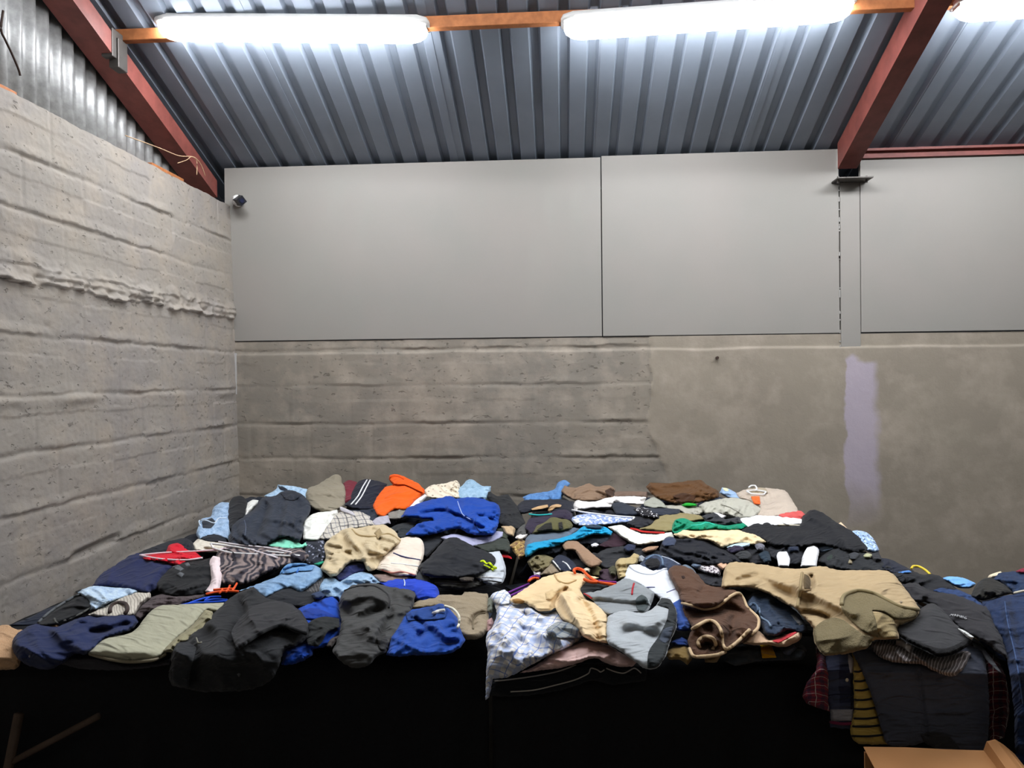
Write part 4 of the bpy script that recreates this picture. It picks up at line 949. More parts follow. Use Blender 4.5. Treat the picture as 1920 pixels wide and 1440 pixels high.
# ---------------- right table, back row
G('jeans', 'jeans', fb('denim', '#3d6496', '#5d86b5'), '980,932 995,926 1022,922 1040,917 1046,905 1059,900 1070,907 1062,917 1056,928 1052,938 1015,940 985,940', 'mid blue jeans against the back wall behind the navy coat', lift=0.02, h=0.05, f=0.02)
a = G('sweatshirt', 'sweatshirt', fb('plain', '#7d6652'), '1050,922 1058,908 1066,913 1080,914 1105,906 1116,912 1142,910 1154,917 1152,934 1130,937 1105,940 1072,937', 'taupe brown sweatshirt near the middle of the back wall', lift=0.04, h=0.06, f=0.03, ang=2.8)
a.patch('neck_opening', pp('1134,920 1146,914 1153,919 1151,930 1138,932'), fb('plain', '#3b2a20'), label='dark neck opening')
G('garment', 'garment', fb('plain', '#6b584b'), '1148,922 1180,921 1216,922 1214,934 1180,932 1150,934', 'thin taupe cloth between two brown jackets at the wall', lift=0.01, h=0.03)
a = G('leather_jacket', 'jacket', fb('plain', '#55391f'), '1211,913 1219,905 1250,906 1280,903 1314,900 1327,910 1347,920 1348,932 1328,939 1292,945 1255,942 1232,934 1218,922', 'dark brown suede jacket at the back wall, right heap', lift=0.07, h=0.08, f=0.03, w=0.06, ang=0.1, rim=0.05)
a.patch('collar', pp('1262,930 1280,924 1305,930 1300,940 1270,941'), fb('plain', '#3b2413'), e=0.01)
G('shirt', 'shirt', fb('plain', '#8ea7c6', ), '1349,924 1354,914 1366,916 1384,927 1394,937 1366,934', 'small blue and cream shirt end left of the hanging beige shirt', lift=0.02, h=0.03).patch('collar', pp('1354,915 1362,915 1370,920 1360,921'), fb('plain', '#e3dcae'))
a = G('shirt', 'shirt', fb('plain', '#b3a596'), '1380,924 1404,916 1436,915 1472,920 1487,940 1499,961 1466,968 1430,972 1414,968 1424,953 1402,940 1384,935', 'beige shirt on a white hanger at the wall end', lift=0.05, h=0.05, f=0.02, w=0.05)
a.patch('collar', pp('1404,918 1420,914 1436,916 1440,924 1424,928 1408,924'), fb('plain', '#a0937d'), e=0.012)
a.patch('price_tag', pp('1408,931 1424,930 1426,945 1414,946'), fb('plain', '#f0622a'), soft=False, e=0.02, label='orange tag')
hanger('white plastic hanger with hook at the wall end of the right heap', [pp('1404,914 1408,911 1416,911 1419,916 1416,920'), pp('1400,921 1416,919 1436,922'), pp('1400,921 1410,926 1432,927 1436,922')], '#f0f0ee', lift=0.14, r=0.004, hook=(0,))
a = G('coat', 'coat', fb('plain', '#1e2029'), '970,948 982,938 1015,936 1050,936 1076,941 1077,962 1056,964 1027,958 997,960 980,964 972,958', 'navy coat folded long behind the teal hanger', lift=0.05, h=0.06, f=0.015, ang=0.1)
a.patch('strap', pp('996,954 1010,949 1027,946 1028,951 1012,955 998,957'), fb('plain', '#b3926b'), e=0.012, label='tan strap')
a.patch('strap', pp('1026,958 1032,949 1044,945 1053,947 1051,951 1040,953 1032,960'), fb('plain', '#b3926b'), e=0.012, label='tan strap')
G('shirt', 'shirt', fb('plain', '#d6d2cf'), '1075,946 1082,937 1115,940 1140,932 1181,930 1212,932 1208,946 1180,946 1152,943 1146,953 1110,953 1078,959', 'white shirt twisted along the back of the right heap', lift=0.06, h=0.05, f=0.03, w=0.05, ang=0.1)
G('trousers', 'trousers', fb('plain', '#191a20'), '1078,958 1110,954 1146,953 1158,962 1186,966 1186,972 1120,967 1080,966', 'black trousers leg under the twisted white shirt', h=0.02)
G('shirt', 'shirt', fb('plain', '#96978b'), '1206,942 1225,932 1242,940 1250,953 1226,954 1208,949', 'sage green sleeve below the suede jacket', lift=0.07)
G('shirt', 'shirt', fb('plain', '#a19e91'), '1246,948 1277,946 1300,950 1325,949 1320,962 1292,970 1272,958 1250,956', 'sage grey shirt left of the charcoal crumpled top', lift=0.04, f=0.035, w=0.045)
G('cloth', 'garment', fb('plain', '#1f9a30'), '1278,947 1285,942 1306,944 1307,949 1283,950', 'small bright green cloth under the suede jacket', lift=0.09, h=0.015)
a = G('shirt', 'shirt', fb('plain', '#a8a699'), '1310,948 1322,940 1346,936 1371,933 1402,938 1428,953 1416,969 1390,973 1352,964 1322,963', 'grey green shirt crumpled before the hanging beige shirt', lift=0.08, h=0.06, f=0.035, w=0.05)
a.line('placket', pp('1352,946 1370,952 1392,965'), 0.0022, fb('plain', '#87857a'))
G('top', 'shirt', fb('plain', '#c2514e'), '1458,966 1470,959 1502,958 1512,967 1504,974 1470,974', 'coral pink top at the right end of the back row', lift=0.07, h=0.03)
G('blouse', 'blouse', fb('plain', '#e2dad9'), '1383,974 1400,966 1440,967 1480,969 1509,975 1513,984 1466,986 1420,987 1395,991 1386,982', 'white blouse beside the coral top', lift=0.09, h=0.035, f=0.025)
hanger('cream hanger bar lying over the black coat', [pp('1460,984 1485,985 1514,986')], '#e5d3bd', lift=0.12)
G('tee_shirt', 'shirt', fb('plain', '#dcd9e2'), '1334,958 1348,960 1364,966 1352,975 1340,970', 'small white cloth behind the charcoal crumpled top', lift=0.09, h=0.02)
a = G('top', 'shirt', fb('plain', '#2d2f33'), '1315,968 1340,961 1360,973 1386,968 1394,981 1366,987 1345,989 1324,980', 'charcoal crumpled top behind the green cloth', lift=0.11, f=0.035, w=0.04)
a = G('trousers', 'trousers', fb('plain', '#272c36'), '1145,944 1165,940 1190,951 1240,952 1275,955 1276,966 1240,969 1195,967 1156,964', 'navy trousers rolled long before the sage green sleeve', lift=0.10, h=0.05, f=0.012, ang=0.05)
a = G('scarf', 'scarf', fb('speck', '#1d1d22', '#d8d6d8', sc=0.7), '1185,955 1200,950 1218,954 1237,961 1236,972 1205,968', 'black scarf with white dots over the rolled navy trousers', lift=0.13, h=0.03)
G('garment', 'garment', fb('plain', '#1f2026'), '1174,982 1188,967 1236,970 1227,981 1200,992', 'black top under the dotted scarf', lift=0.07)
G('blouse', 'blouse', fb('camo', '#8c9cc0', '#c9cfe0', '#5a73ab', sc=0.6), '1070,971 1085,965 1120,963 1187,969 1189,978 1140,984 1095,987 1078,983', 'blue and white patterned blouse behind the cyan top', lift=0.08, h=0.035, f=0.015)
hanger('white hanger bar above the patterned blue blouse', [pp('1072,956 1100,961 1150,967 1190,970'), pp('1190,970 1186,974')], '#eadfe2', lift=0.13)
hanger('teal hanger lying across the purple top', [pp('992,964 1010,966 1035,964')], '#2bb5b5', lift=0.12)
a = G('top', 'shirt', fb('plain', '#2a2334'), '983,992 993,972 1020,967 1034,959 1060,953 1074,964 1072,978 1040,974 1022,986 995,1003', 'dark purple top beside the black slumped jacket, right heap', lift=0.07, f=0.03, h=0.05)
a = G('bag', 'bag', fb('plain', '#555232'), '998,1000 1006,986 1022,977 1034,969 1052,972 1066,974 1074,984 1072,992 1050,997 1025,997 1006,1000', 'olive canvas bag with dark opening above the grey jumper', lift=0.10, h=0.05, f=0.02)
a.patch('bag_opening', pp('1006,994 1022,982 1034,979 1036,994 1020,996'), fb('plain', '#1a1a17'), e=0.02, label='dark opening')
a.patch('bag_opening', pp('1047,980 1054,978 1056,992 1048,993'), fb('plain', '#1a1a17'), e=0.02, label='dark opening')
G('garment', 'garment', fb('plain', '#4a4a48'), '970,990 984,982 990,995 984,1012 968,1010', 'dark grey cloth by the gap between the tables', lift=0.03)
G('cloth', 'garment', fb('plain', '#b29a79'), '940,987 958,984 967,991 963,1006 950,1002', 'small tan cloth right of the blue padded jacket', lift=0.06, h=0.03)
G('garment', 'garment', fb('plain', '#353a2e'), '932,992 944,990 956,1004 950,1012 936,1008', 'dark green cloth beside the small tan cloth', lift=0.03)
G('top', 'shirt', fb('camo', '#8d7442', '#5b3a2c', '#c0a56a', sc=0.5), '953,1024 970,1013 986,1014 988,1042 974,1050 964,1036', 'brown patterned top hanging in the gap between the tables', lift=0.04, h=0.03)
G('cloth', 'garment', fb('plain', '#d2cdc8'), '966,1008 974,1000 990,1001 986,1008 974,1013', 'small white cloth above the brown patterned top', lift=0.05, h=0.02)
G('jumper', 'jumper', fb('plain', '#566270'), '983,1032 986,1010 996,1001 1025,996 1055,995 1076,989 1087,992 1062,1010 1025,1018 1002,1025 986,1040', 'slate grey jumper beneath the cyan top', lift=0.08, h=0.04, f=0.015)
a = G('jacket', 'jacket', fb('plain', '#1d212a'), '990,1040 1012,1028 1050,1018 1085,1004 1110,1001 1147,1002 1142,1016 1118,1024 1094,1022 1060,1036 1020,1042', 'navy jacket lying just under the cyan top', lift=0.05)
a = G('top', 'shirt', fb('plain', '#0f8db8'), '984,1036 989,1022 1005,1016 1020,1014 1050,1009 1075,1000 1095,986 1115,984 1136,989 1148,997 1145,1004 1110,1003 1090,1011 1062,1017 1040,1026 1010,1031 997,1041 986,1045', 'bright cyan top twisted across the right heap', lift=0.14, h=0.05, f=0.04, w=0.045, ang=2.6)
a.patch('collar', pp('1096,986 1112,983 1132,988 1124,992 1104,991'), fb('plain', '#1d3040'), e=0.01)
a = G('shirt', 'shirt', fb('plain', '#e4d9cc'), '1140,988 1165,984 1182,992 1202,1000 1232,1002 1260,997 1264,1008 1241,1016 1215,1021 1194,1023 1174,1013 1158,1002', 'cream white shirt with ribbed side, middle of right heap', lift=0.10, h=0.06, f=0.035, w=0.05, ang=1.3)
hanger('red hanger crossing the cream white shirt', [pp('1182,991 1194,993 1202,996 1222,998 1246,999')], '#c22a26', lift=0.19)
G('trousers', 'trousers', fb('plain', '#837853'), '1196,992 1222,982 1234,964 1270,961 1310,966 1332,975 1300,978 1268,984 1262,996 1246,997 1215,994', 'olive khaki trousers left of the green cloth', lift=0.10, h=0.045, f=0.02)
a = G('cloth', 'garment', fb('plain', '#07805f'), '1260,990 1264,975 1282,971 1300,979 1327,977 1342,981 1362,985 1390,979 1402,987 1377,994 1340,993 1315,995 1285,996 1270,1003 1261,997', 'emerald green top between khaki trousers and peach shirt', lift=0.14, h=0.04, f=0.035, w=0.045)
a.line('drawstring', pp('1296,985 1312,984 1325,980 1340,984'), 0.0022, fb('plain', '#3fd0b8'))
G('shirt', 'shirt', fb('plain', '#e0c49c'), '1263,1002 1280,992 1300,994 1340,992 1385,994 1416,1001 1438,1016 1416,1022 1390,1019 1362,1024 1352,1028 1330,1015 1300,1012 1276,1009', 'peach cream shirt below the emerald green top', lift=0.14, h=0.055, f=0.03, w=0.06, ang=0.2)
a = G('coat', 'coat', fb('plain', '#17181c'), '1385,1000 1396,990 1415,982 1440,979 1452,986 1500,985 1504,970 1521,956 1541,960 1562,975 1582,987 1608,1005 1630,1032 1590,1034 1540,1022 1490,1027 1450,1024 1430,1014 1400,1006', 'large black coat at the right end of the heap', lift=0.12, h=0.09, f=0.035, w=0.08, ang=0.5, rim=0.06)
G('shirt', 'shirt', fb('plain', '#e3bf9f'), '1571,982 1577,979 1590,992 1597,999 1588,999', 'thin peach cloth sticking out behind the black coat', lift=0.02, h=0.015)
G('shirt', 'shirt', fb('camo', '#8fa9cf', '#b8cbe6', '#31415f', sc=0.5), '1590,1000 1604,994 1626,999 1639,1012 1649,1032 1641,1037 1620,1032 1606,1014', 'blue floral shirt at the far right end of the heap', lift=0.05, h=0.05)
G('shirt', 'shirt', fb('plain', '#8fa4c0'), '1525,1028 1544,1016 1567,1016 1566,1030 1540,1036', 'light blue collar under the black coat', lift=0.06, h=0.03)
# ---------------- right table, middle
for (q, l, c, kw) in (
 ('1368,1036 1390,1024 1430,1019 1443,1034 1442,1058 1402,1059 1374,1048', 'black trousers bunched under the peach cream shirt', '#1b1c21', {}),
 ('1438,1022 1465,1019 1512,1025 1508,1058 1480,1060 1443,1045', 'black jumper around the white sock toes', '#1a1c22', {}),
 ('1533,1052 1550,1034 1570,1021 1602,1030 1624,1035 1634,1046 1650,1050 1679,1061 1680,1075 1615,1073 1560,1070', 'black jacket right of the upright white sock', '#1f2124', {}),
 ('1630,1038 1647,1034 1655,1050 1640,1058', 'small charcoal sleeve under the floral shirt', '#2c2d31', {}),
 ('1650,1046 1670,1049 1692,1060 1714,1071 1700,1078 1672,1076 1650,1066', 'navy jacket sloping to the table end below the floral shirt', '#1b1f2c', {}),
 ('1112,1044 1140,1025 1180,1024 1215,1029 1242,1035 1247,1050 1202,1048 1180,1059 1142,1069 1122,1058', 'charcoal jumper between taupe sleeve and black jersey', '#26272a', {}),
 ('1118,1023 1145,1005 1152,999 1174,1004 1177,1021 1160,1027 1135,1029', 'dark wine red top right of the cyan top', '#2b1420', {}),
 ('1048,1038 1062,1020 1090,1038 1102,1056 1118,1064 1092,1072 1070,1062', 'black top beneath the taupe sleeve', '#1b1b20', {}),
 ('1303,1074 1335,1074 1359,1085 1362,1104 1330,1100 1312,1090', 'charcoal trousers edge beside the sherpa jacket sleeve', '#25262b', {}),
 ('1120,1070 1150,1060 1160,1070 1160,1090 1140,1092 1122,1084', 'plum coloured cloth behind the cream shirt hanger', '#40303a', {}),
 ('1100,1066 1118,1060 1130,1068 1126,1082 1108,1080', 'olive cloth behind the orange hanger hook', '#55502f', {})):
    G('garment', 'garment', fb('plain', c), q, l, lift=0.06, f=0.035, **kw)
a = G('jersey', 'jersey', fb('plain', '#16181f'), '1238,1022 1252,1009 1270,1010 1305,1006 1330,1015 1357,1030 1379,1040 1398,1057 1350,1060 1305,1060 1265,1048 1238,1044', 'black silky jersey heaped below the cream and peach shirts', lift=0.12, h=0.06, f=0.045, w=0.05, ang=0.3, rim=0.05)
G('cap', 'cap', fb('plain', '#343d52'), '1241,1019 1248,1008 1262,1007 1268,1014 1264,1024 1246,1025', 'small slate blue cap on the black silky jersey', lift=0.18, h=0.04, f=0.01)
G('cloth', 'garment', fb('plain', '#9a7a60'), '1203,1031 1215,1025 1235,1024 1230,1031 1210,1037', 'small tan cloth left of the slate blue cap', lift=0.13, h=0.025)
G('shirt', 'shirt', fb('plain', '#b3cbe0'), '1362,1026 1380,1018 1408,1017 1404,1025 1375,1029', 'pale blue cloth at the tip of the peach shirt', lift=0.15, h=0.025)
G('sock', 'sock', fb('knit', '#e8dfdb'), '1456,1042 1460,1035 1475,1034 1481,1048 1479,1062 1460,1062', 'short white sock toe left of the taller one', lift=0.17, h=0.05, f=0.006, rim=0.04)
G('sock', 'sock', fb('knit', '#eadfdb'), '1501,1062 1506,1040 1516,1024 1527,1021 1536,1032 1533,1050 1531,1063', 'taller white sock toe above the sherpa jacket', lift=0.17, h=0.06, f=0.006, rim=0.05)
G('trousers', 'trousers', fb('plain', '#8c7059'), '1054,1022 1060,1011 1080,1014 1098,1027 1116,1042 1129,1053 1121,1062 1105,1063 1090,1051 1077,1033 1060,1032', 'taupe trouser leg crossing in front of the cyan top', lift=0.17, h=0.05, f=0.012, ang=0.7)
G('trousers', 'trousers', fb('plain', '#6d6446'), '989,1054 998,1042 1020,1039 1038,1047 1034,1061 1018,1074 1000,1072', 'khaki crumpled trousers at the gap between the tables', lift=0.09, f=0.045, w=0.04)
a = G('tracksuit', 'tracksuit', fb('plain', '#1c2233'), '1033,1052 1048,1040 1062,1044 1077,1055 1084,1068 1062,1075 1044,1069', 'navy tracksuit top with white piping beneath the taupe leg', lift=0.12, h=0.04)
a.line('piping', pp('1037,1052 1044,1060 1051,1070'), 0.0026, fb('plain', '#dfe0e4')); a.line('piping', pp('1055,1053 1063,1058 1070,1068'), 0.0026, fb('plain', '#dfe0e4'))
G('shirt', 'shirt', fb('plain', '#80725d'), '1013,1078 1020,1067 1034,1056 1047,1066 1052,1074 1035,1080', 'beige brown cloth right above the cream shirt shoulder', lift=0.12, h=0.03)
G('cloth', 'garment', fb('plain', '#dcd3d8'), '1000,1072 1008,1068 1018,1072 1012,1080 1002,1079', 'tiny white cloth above the purple hanger', lift=0.11, h=0.02)
a = G('glove', 'glove', fb('plain', '#a8966c'), '1154,1056 1161,1047 1180,1045 1189,1037 1199,1041 1195,1056 1182,1066 1180,1084 1160,1086 1155,1069', 'khaki twisted cloth standing left of the white tee shirt', lift=0.14, f=0.035, w=0.04)
a = G('jeans', 'jeans', fb('denim', '#242b3a', '#37435a'), '1198,1062 1208,1045 1228,1039 1256,1045 1278,1059 1268,1068 1240,1076 1215,1070', 'dark jeans arched open behind the white tee shirt', lift=0.14, h=0.06, f=0.02, rim=0.05)
a.line('waistband', pp('1210,1050 1226,1041 1240,1046 1243,1060'), 0.004, fb('plain', '#5c7088')); a.line('stitching', pp('1241,1043 1258,1049 1274,1058'), 0.0018, fb('plain', '#c9ced8'))
a.patch('opening', pp('1208,1056 1216,1048 1232,1047 1238,1056 1234,1066 1218,1066'), fb('plain', '#0e0f14'), e=0.008)
G('shirt', 'shirt', fb('plain', '#65727f'), '1275,1062 1285,1058 1300,1066 1306,1076 1290,1078', 'grey blue sleeve end above the brown fleece', lift=0.13, h=0.03)
G('blouse', 'blouse', fb('camo', '#b9b1b2', '#4a3f48', '#e8e4e2', sc=0.4), '1295,1060 1310,1055 1342,1056 1353,1068 1350,1080 1330,1076 1308,1068', 'black and white floral blouse left of the sherpa jacket', lift=0.12, h=0.04)
G('cloth', 'garment', fb('plain', '#caa183'), '1341,1059 1350,1049 1362,1050 1368,1062 1356,1070', 'small peach cloth at the tip of the sherpa jacket sleeve', lift=0.15, h=0.03)
# small scraps showing between the bigger clothes
for q, l, c, L_ in (
 ('1196,1044 1203,1041 1210,1046 1207,1054 1198,1053', 'small silver grey cloth left of the arched dark jeans', '#8e9296', 0.15),
 ('1362,1030 1372,1023 1388,1022 1396,1030 1384,1036 1370,1037', 'dark violet cloth right of the silky black jersey tip', '#262236', 0.17),
 ('1414,1021 1424,1017 1434,1023 1432,1033 1421,1032', 'small grey patterned cloth at the peach shirt end', '#6a6a74', 0.16),
 ('1377,1040 1386,1033 1402,1033 1410,1042 1404,1050 1386,1050', 'round charcoal bundle below the dark violet cloth', '#2b2d2f', 0.16),
 ('1296,1060 1302,1054 1314,1054 1317,1061 1306,1065', 'small slate blue cloth at the left of the floral blouse', '#5d6c80', 0.16),
 ('1074,974 1083,972 1088,979 1080,983', 'tiny white label cloth left of the patterned blue blouse', '#d9d9dc', 0.12),
 ('1108,1021 1116,1018 1123,1021 1118,1026 1110,1026', 'tiny white cloth on the navy jacket under the cyan top', '#d4d4d8', 0.13),
 ('1094,1067 1101,1064 1108,1067 1105,1073 1096,1073', 'small cream cloth beside the orange hanger hook', '#cfc8b4', 0.15),
 ('1577,1052 1586,1046 1600,1049 1598,1057 1582,1059', 'small beige cloth in the black pile right of the socks', '#8d8268', 0.11),
 ('1617,1041 1626,1037 1637,1040 1632,1046 1620,1046', 'small cream green cloth under the blue floral shirt', '#a3a280', 0.10),
 ('1546,1046 1558,1038 1572,1042 1566,1052 1550,1054', 'dark green cloth lying right of the taller sock', '#26302b', 0.12),
 ('1588,1040 1602,1034 1614,1040 1606,1050 1592,1050', 'grey black twisted cloth behind the beige scrap', '#34363a', 0.10),
 ('1475,1026 1486,1021 1500,1024 1498,1034 1480,1036', 'small navy cloth between the two white socks', '#1c2538', 0.13),
 ('1422,1040 1432,1032 1442,1036 1446,1052 1434,1056', 'dark teal cloth left of the short white sock', '#1b2b38', 0.15),
 ('1168,1028 1178,1020 1192,1022 1190,1032 1176,1036', 'small navy cloth right of the wine red top', '#202840', 0.14),
 ('1102,1044 1112,1036 1124,1040 1126,1050 1112,1054', 'black cloth behind the taupe trouser leg', '#151519', 0.12),
 ('1140,1066 1150,1060 1156,1066 1154,1080 1144,1078', 'dark olive cloth left of the khaki twisted cloth', '#3f3f2c', 0.15),
 ('860,1084 874,1080 890,1082 886,1090 866,1091', 'thin dark brown cloth in the folded stack by the gap', '#3a332c', 0.13),
 ('548,1072 560,1064 566,1070 556,1078', 'small cobalt cloth on the light blue jeans', '#2d5fa8', 0.15),
 ('700,1000 712,990 716,1000 708,1012', 'dark tan pocket cloth in the middle of the beige trousers', '#8e7b59', 0.22),
 ('584,1114 600,1108 610,1116 600,1124 588,1122', 'small dark denim cloth above the blue hooded top', '#263552', 0.13),
 ('640,1190 632,1200 622,1214 612,1212 620,1198', 'brown cloth edge beside the charcoal trousers', '#3b3431', 0.16),
 ('915,1122 922,1118 928,1132 922,1150 914,1146', 'grey green frayed cloth at the plaid shirt collar', '#6f7468', 0.13),
 ('913,1164 922,1158 926,1170 918,1186 912,1184', 'dusty pink cloth end between sweater and plaid shirt', '#a07f7c', 0.12),
 ('1318,1226 1336,1222 1352,1228 1344,1242 1322,1242', 'tan hem with dark lining below the brown fleece', '#8a7350', 0.14)):
    G('cloth', 'garment', fb('plain', c), q, l, lift=L_, h=0.02, f=0.02, w=0.04)
# ---------------- right table, front row
a = G('vest', 'vest', fb('plain', '#15181c'), '913,1278 950,1267 1000,1258 1090,1244 1190,1244 1214,1250 1212,1276 1150,1284 1110,1276 1060,1292 1000,1303 950,1306 915,1304', 'black top with cream piping along the right table front', lift=0.01, h=0.012, f=0.012, rim=0.01, th=0.004)
a.line('piping', pp('928,1277 948,1275 1000,1268 1045,1259 1080,1247'), 0.0017, fb('plain', '#a9a49b'), e=0.004); a.line('piping', pp('957,1297 1000,1294 1040,1285 1080,1274 1104,1262 1108,1253 1120,1256 1126,1260 1133,1256'), 0.0016, fb('plain', '#a9a49b'), e=0.006)
a.line('piping', pp('1137,1253 1152,1259 1170,1262 1190,1253 1202,1262'), 0.0016, fb('plain', '#a9a49b'), e=0.006)
G('trousers', 'trousers', fb('plain', '#33383d'), '1356,1240 1372,1212 1425,1208 1470,1212 1502,1204 1513,1220 1503,1237 1425,1240 1380,1248', 'dark grey trousers under the red and cream striped cloth', lift=0.06, h=0.04, f=0.02).patch('label', pp('1425,1209 1447,1210 1456,1233 1429,1234'), fb('plain', '#e2a21c'), e=0.02, soft=False, label='bright yellow tag')
a = G('cloth', 'garment', fb('plain', '#4f596b'), '1464,1222 1488,1208 1496,1216 1480,1229 1468,1228', 'small blue grey cloth right of the yellow tag', lift=0.10, h=0.02)
G('blouse', 'blouse', fb('plain', '#d3b2ab'), '973,1262 1008,1246 1040,1220 1072,1209 1105,1200 1140,1210 1168,1226 1196,1240 1184,1250 1145,1247 1115,1234 1085,1243 1062,1250 1040,1254', 'pale pink blouse spilling over the edge below the plaid shirt', lift=0.10, h=0.05, f=0.035, w=0.05, ang=0.2)
a = G('plaid_shirt', 'shirt', fb('plaid', '#d9d6d1', '#93a6cc', '#6a82ba', sc=0.62), '919,1120 925,1112 947,1106 957,1117 962,1132 995,1135 1017,1150 1045,1143 1062,1160 1087,1177 1094,1195 1062,1216 1022,1233 972,1261 947,1271 924,1272 917,1307 910,1313 911,1290 911,1265 914,1225 911,1195 926,1170 931,1145', 'blue and white plaid shirt sprawling over the inner front corner', lift=0.15, h=0.07, f=0.04, w=0.065, ang=1.2, rim=0.045, uva=0.35,
      ridges=[(pp('1020,1190 1050,1172 1085,1180'), 0.06, 0.02), (pp('940,1150 945,1190 935,1230'), 0.04, 0.014), (pp('985,1150 980,1190 965,1240'), -0.04, 0.012)])
a.patch('collar', pp('921,1120 927,1111 948,1107 958,1118 955,1132 938,1133 928,1130'), fb('check', '#d9dbe0', '#7f93bb', '#5a6fa0', sc=0.7), e=0.02)
a.patch('cuff', pp('1024,1180 1045,1166 1075,1170 1092,1187 1088,1196 1050,1196 1028,1192'), fb('check', '#8c9090', '#46566b', '#3c4a66', sc=1.0), e=0.03, label='grey checked inside of the cuff')
hanger('purple hanger under the cream short-sleeved shirt', [pp('952,1112 970,1104 992,1095'), pp('955,1118 975,1109 995,1100'), pp('992,1090 994,1084 1003,1080 1012,1082')], '#6b2a86', lift=0.14, hook=(2,))
hanger('orange hanger with hook at the cream shirt collar', [pp('1078,1074 1076,1069 1082,1066 1092,1069 1100,1077 1112,1087 1125,1092 1155,1097'), pp('1095,1086 1108,1091 1120,1092')], '#f0551f', lift=0.27, r=0.0048, hook=(0,))
hanger('small orange hanger hook left of the cream shirt', [pp('991,1090 996,1086 1003,1084 1010,1085')], '#f0551f', lift=0.18, r=0.0045)
hanger('purple hanger bar right of the cream shirt collar', [pp('1122,1089 1138,1091 1156,1092')], '#7a2a80', lift=0.28)
a = G('short_sleeved_shirt', 'shirt', fb('plain', '#d3b98f'), '955,1123 980,1107 1013,1085 1040,1076 1062,1071 1090,1076 1124,1083 1100,1090 1090,1108 1100,1122 1115,1130 1139,1150 1143,1172 1141,1206 1110,1202 1093,1193 1078,1176 1052,1158 1042,1140 1017,1147 995,1137 985,1131 962,1131', 'cream short-sleeved shirt lying on hangers, front of right table', lift=0.21, h=0.06, f=0.016, w=0.06, ang=0.9, rim=0.04,
      ridges=[(pp('1055,1115 1075,1150 1098,1190'), 0.05, 0.012), (pp('1090,1125 1110,1160 1122,1198'), -0.05, 0.012), (pp('1040,1140 1046,1118 1060,1105'), -0.06, 0.010)])
a.patch('sleeve', pp('1040,1133 1052,1113 1072,1108 1090,1122 1115,1130 1139,1151 1143,1172 1140,1204 1110,1200 1094,1192 1078,1175 1051,1156'), fb('plain', '#d6bd95'), e=0.02)
a.line('collar', pp('1040,1077 1046,1088 1062,1094 1080,1088'), 0.003, fb('plain', '#b99b6c'))
a.patch('pocket', pp('1022,1112 1036,1104 1046,1112 1034,1126 1024,1124'), fb('plain', '#cbb084'), e=0.005)
a.patch('sleeve_inside', pp('960,1124 972,1122 984,1127 982,1132 964,1131'), fb('plain', '#8f6836'), e=0.004)
# grey and white tees
a = G('tee_shirt', 'shirt', fb('plain', '#17191b'), '1082,1103 1100,1089 1147,1097 1130,1107 1110,1113 1122,1132 1134,1152 1104,1138', 'black tee shirt under the orange hanger and grey shirt', lift=0.20, h=0.03, f=0.012)
a = G('tee_shirt', 'shirt', fb('plain', '#d0d4da'), '1174,1072 1180,1060 1197,1058 1226,1070 1250,1064 1259,1085 1277,1107 1280,1122 1290,1142 1302,1172 1292,1183 1268,1182 1258,1150 1240,1126 1222,1114 1190,1094 1168,1090', 'white tee shirt with blue sleeve hem beside brown fleece', lift=0.19, h=0.05, f=0.018, w=0.09, ang=1.1)
a.patch('blue_hem', pp('1260,1132 1268,1127 1279,1121 1287,1141 1303,1172 1292,1183 1269,1182 1267,1150'), fb('plain', '#304f93'), e=0.006, label='blue hem')
a.line('print', pp('1196,1110 1203,1104 1215,1101 1228,1101'), 0.0014, fb('plain', '#6b6f9a')); a.line('print', pp('1250,1111 1262,1106 1272,1103'), 0.0014, fb('plain', '#6b6f9a'))
a.line('neckline', pp('1180,1062 1190,1070 1205,1076 1225,1077 1240,1070 1250,1066'), 0.0026, fb('plain', '#b9bdc6'))
a = G('polo_shirt', 'shirt', fb('plain', '#83888a'), '1093,1112 1125,1107 1172,1084 1192,1091 1228,1111 1222,1132 1212,1150 1170,1150 1140,1154 1118,1132', 'mid grey sports shirt with red piping, behind the light grey tee', lift=0.25, h=0.05, f=0.016, w=0.07, ang=0.3,
      ridges=[(pp('1125,1130 1165,1136 1205,1134'), -0.06, 0.02)])
a.line('red_piping', pp('1189,1094 1186,1104 1185,1115'), 0.0026, fb('plain', '#a8202c')); a.line('red_piping', pp('1095,1113 1103,1117 1110,1122'), 0.002, fb('plain', '#a8202c'))
a.patch('inner_sleeve', pp('1193,1122 1203,1115 1212,1120 1216,1134 1208,1146 1196,1144 1192,1134'), fb('plain', '#3f4748'), e=0.012)
a = G('tee_shirt', 'shirt', fb('plain', '#a0a5a8'), '1139,1158 1150,1149 1172,1145 1206,1149 1222,1142 1234,1130 1238,1120 1256,1124 1268,1145 1268,1176 1257,1202 1247,1232 1232,1252 1212,1255 1190,1240 1160,1219 1139,1206', 'light grey tee shirt with dark side panel drooping over the edge', lift=0.29, h=0.07, f=0.014, w=0.09, ang=0.5, rim=0.045,
      ridges=[(pp('1165,1190 1190,1178 1225,1190'), -0.04, 0.02), (pp('1180,1168 1210,1175 1240,1160'), 0.04, 0.02)])
a.patch('side_panel', pp('1232,1134 1240,1121 1256,1124 1268,1146 1267,1176 1256,1202 1246,1232 1232,1251 1214,1253 1216,1222 1233,1196 1250,1163 1254,1140'), fb('plain', '#23282a'), e=0.012, label='black side panel')
a.patch('blue_panel', pp('1244,1180 1262,1174 1256,1200 1246,1206 1236,1200'), fb('plain', '#39404c'), e=0.018)
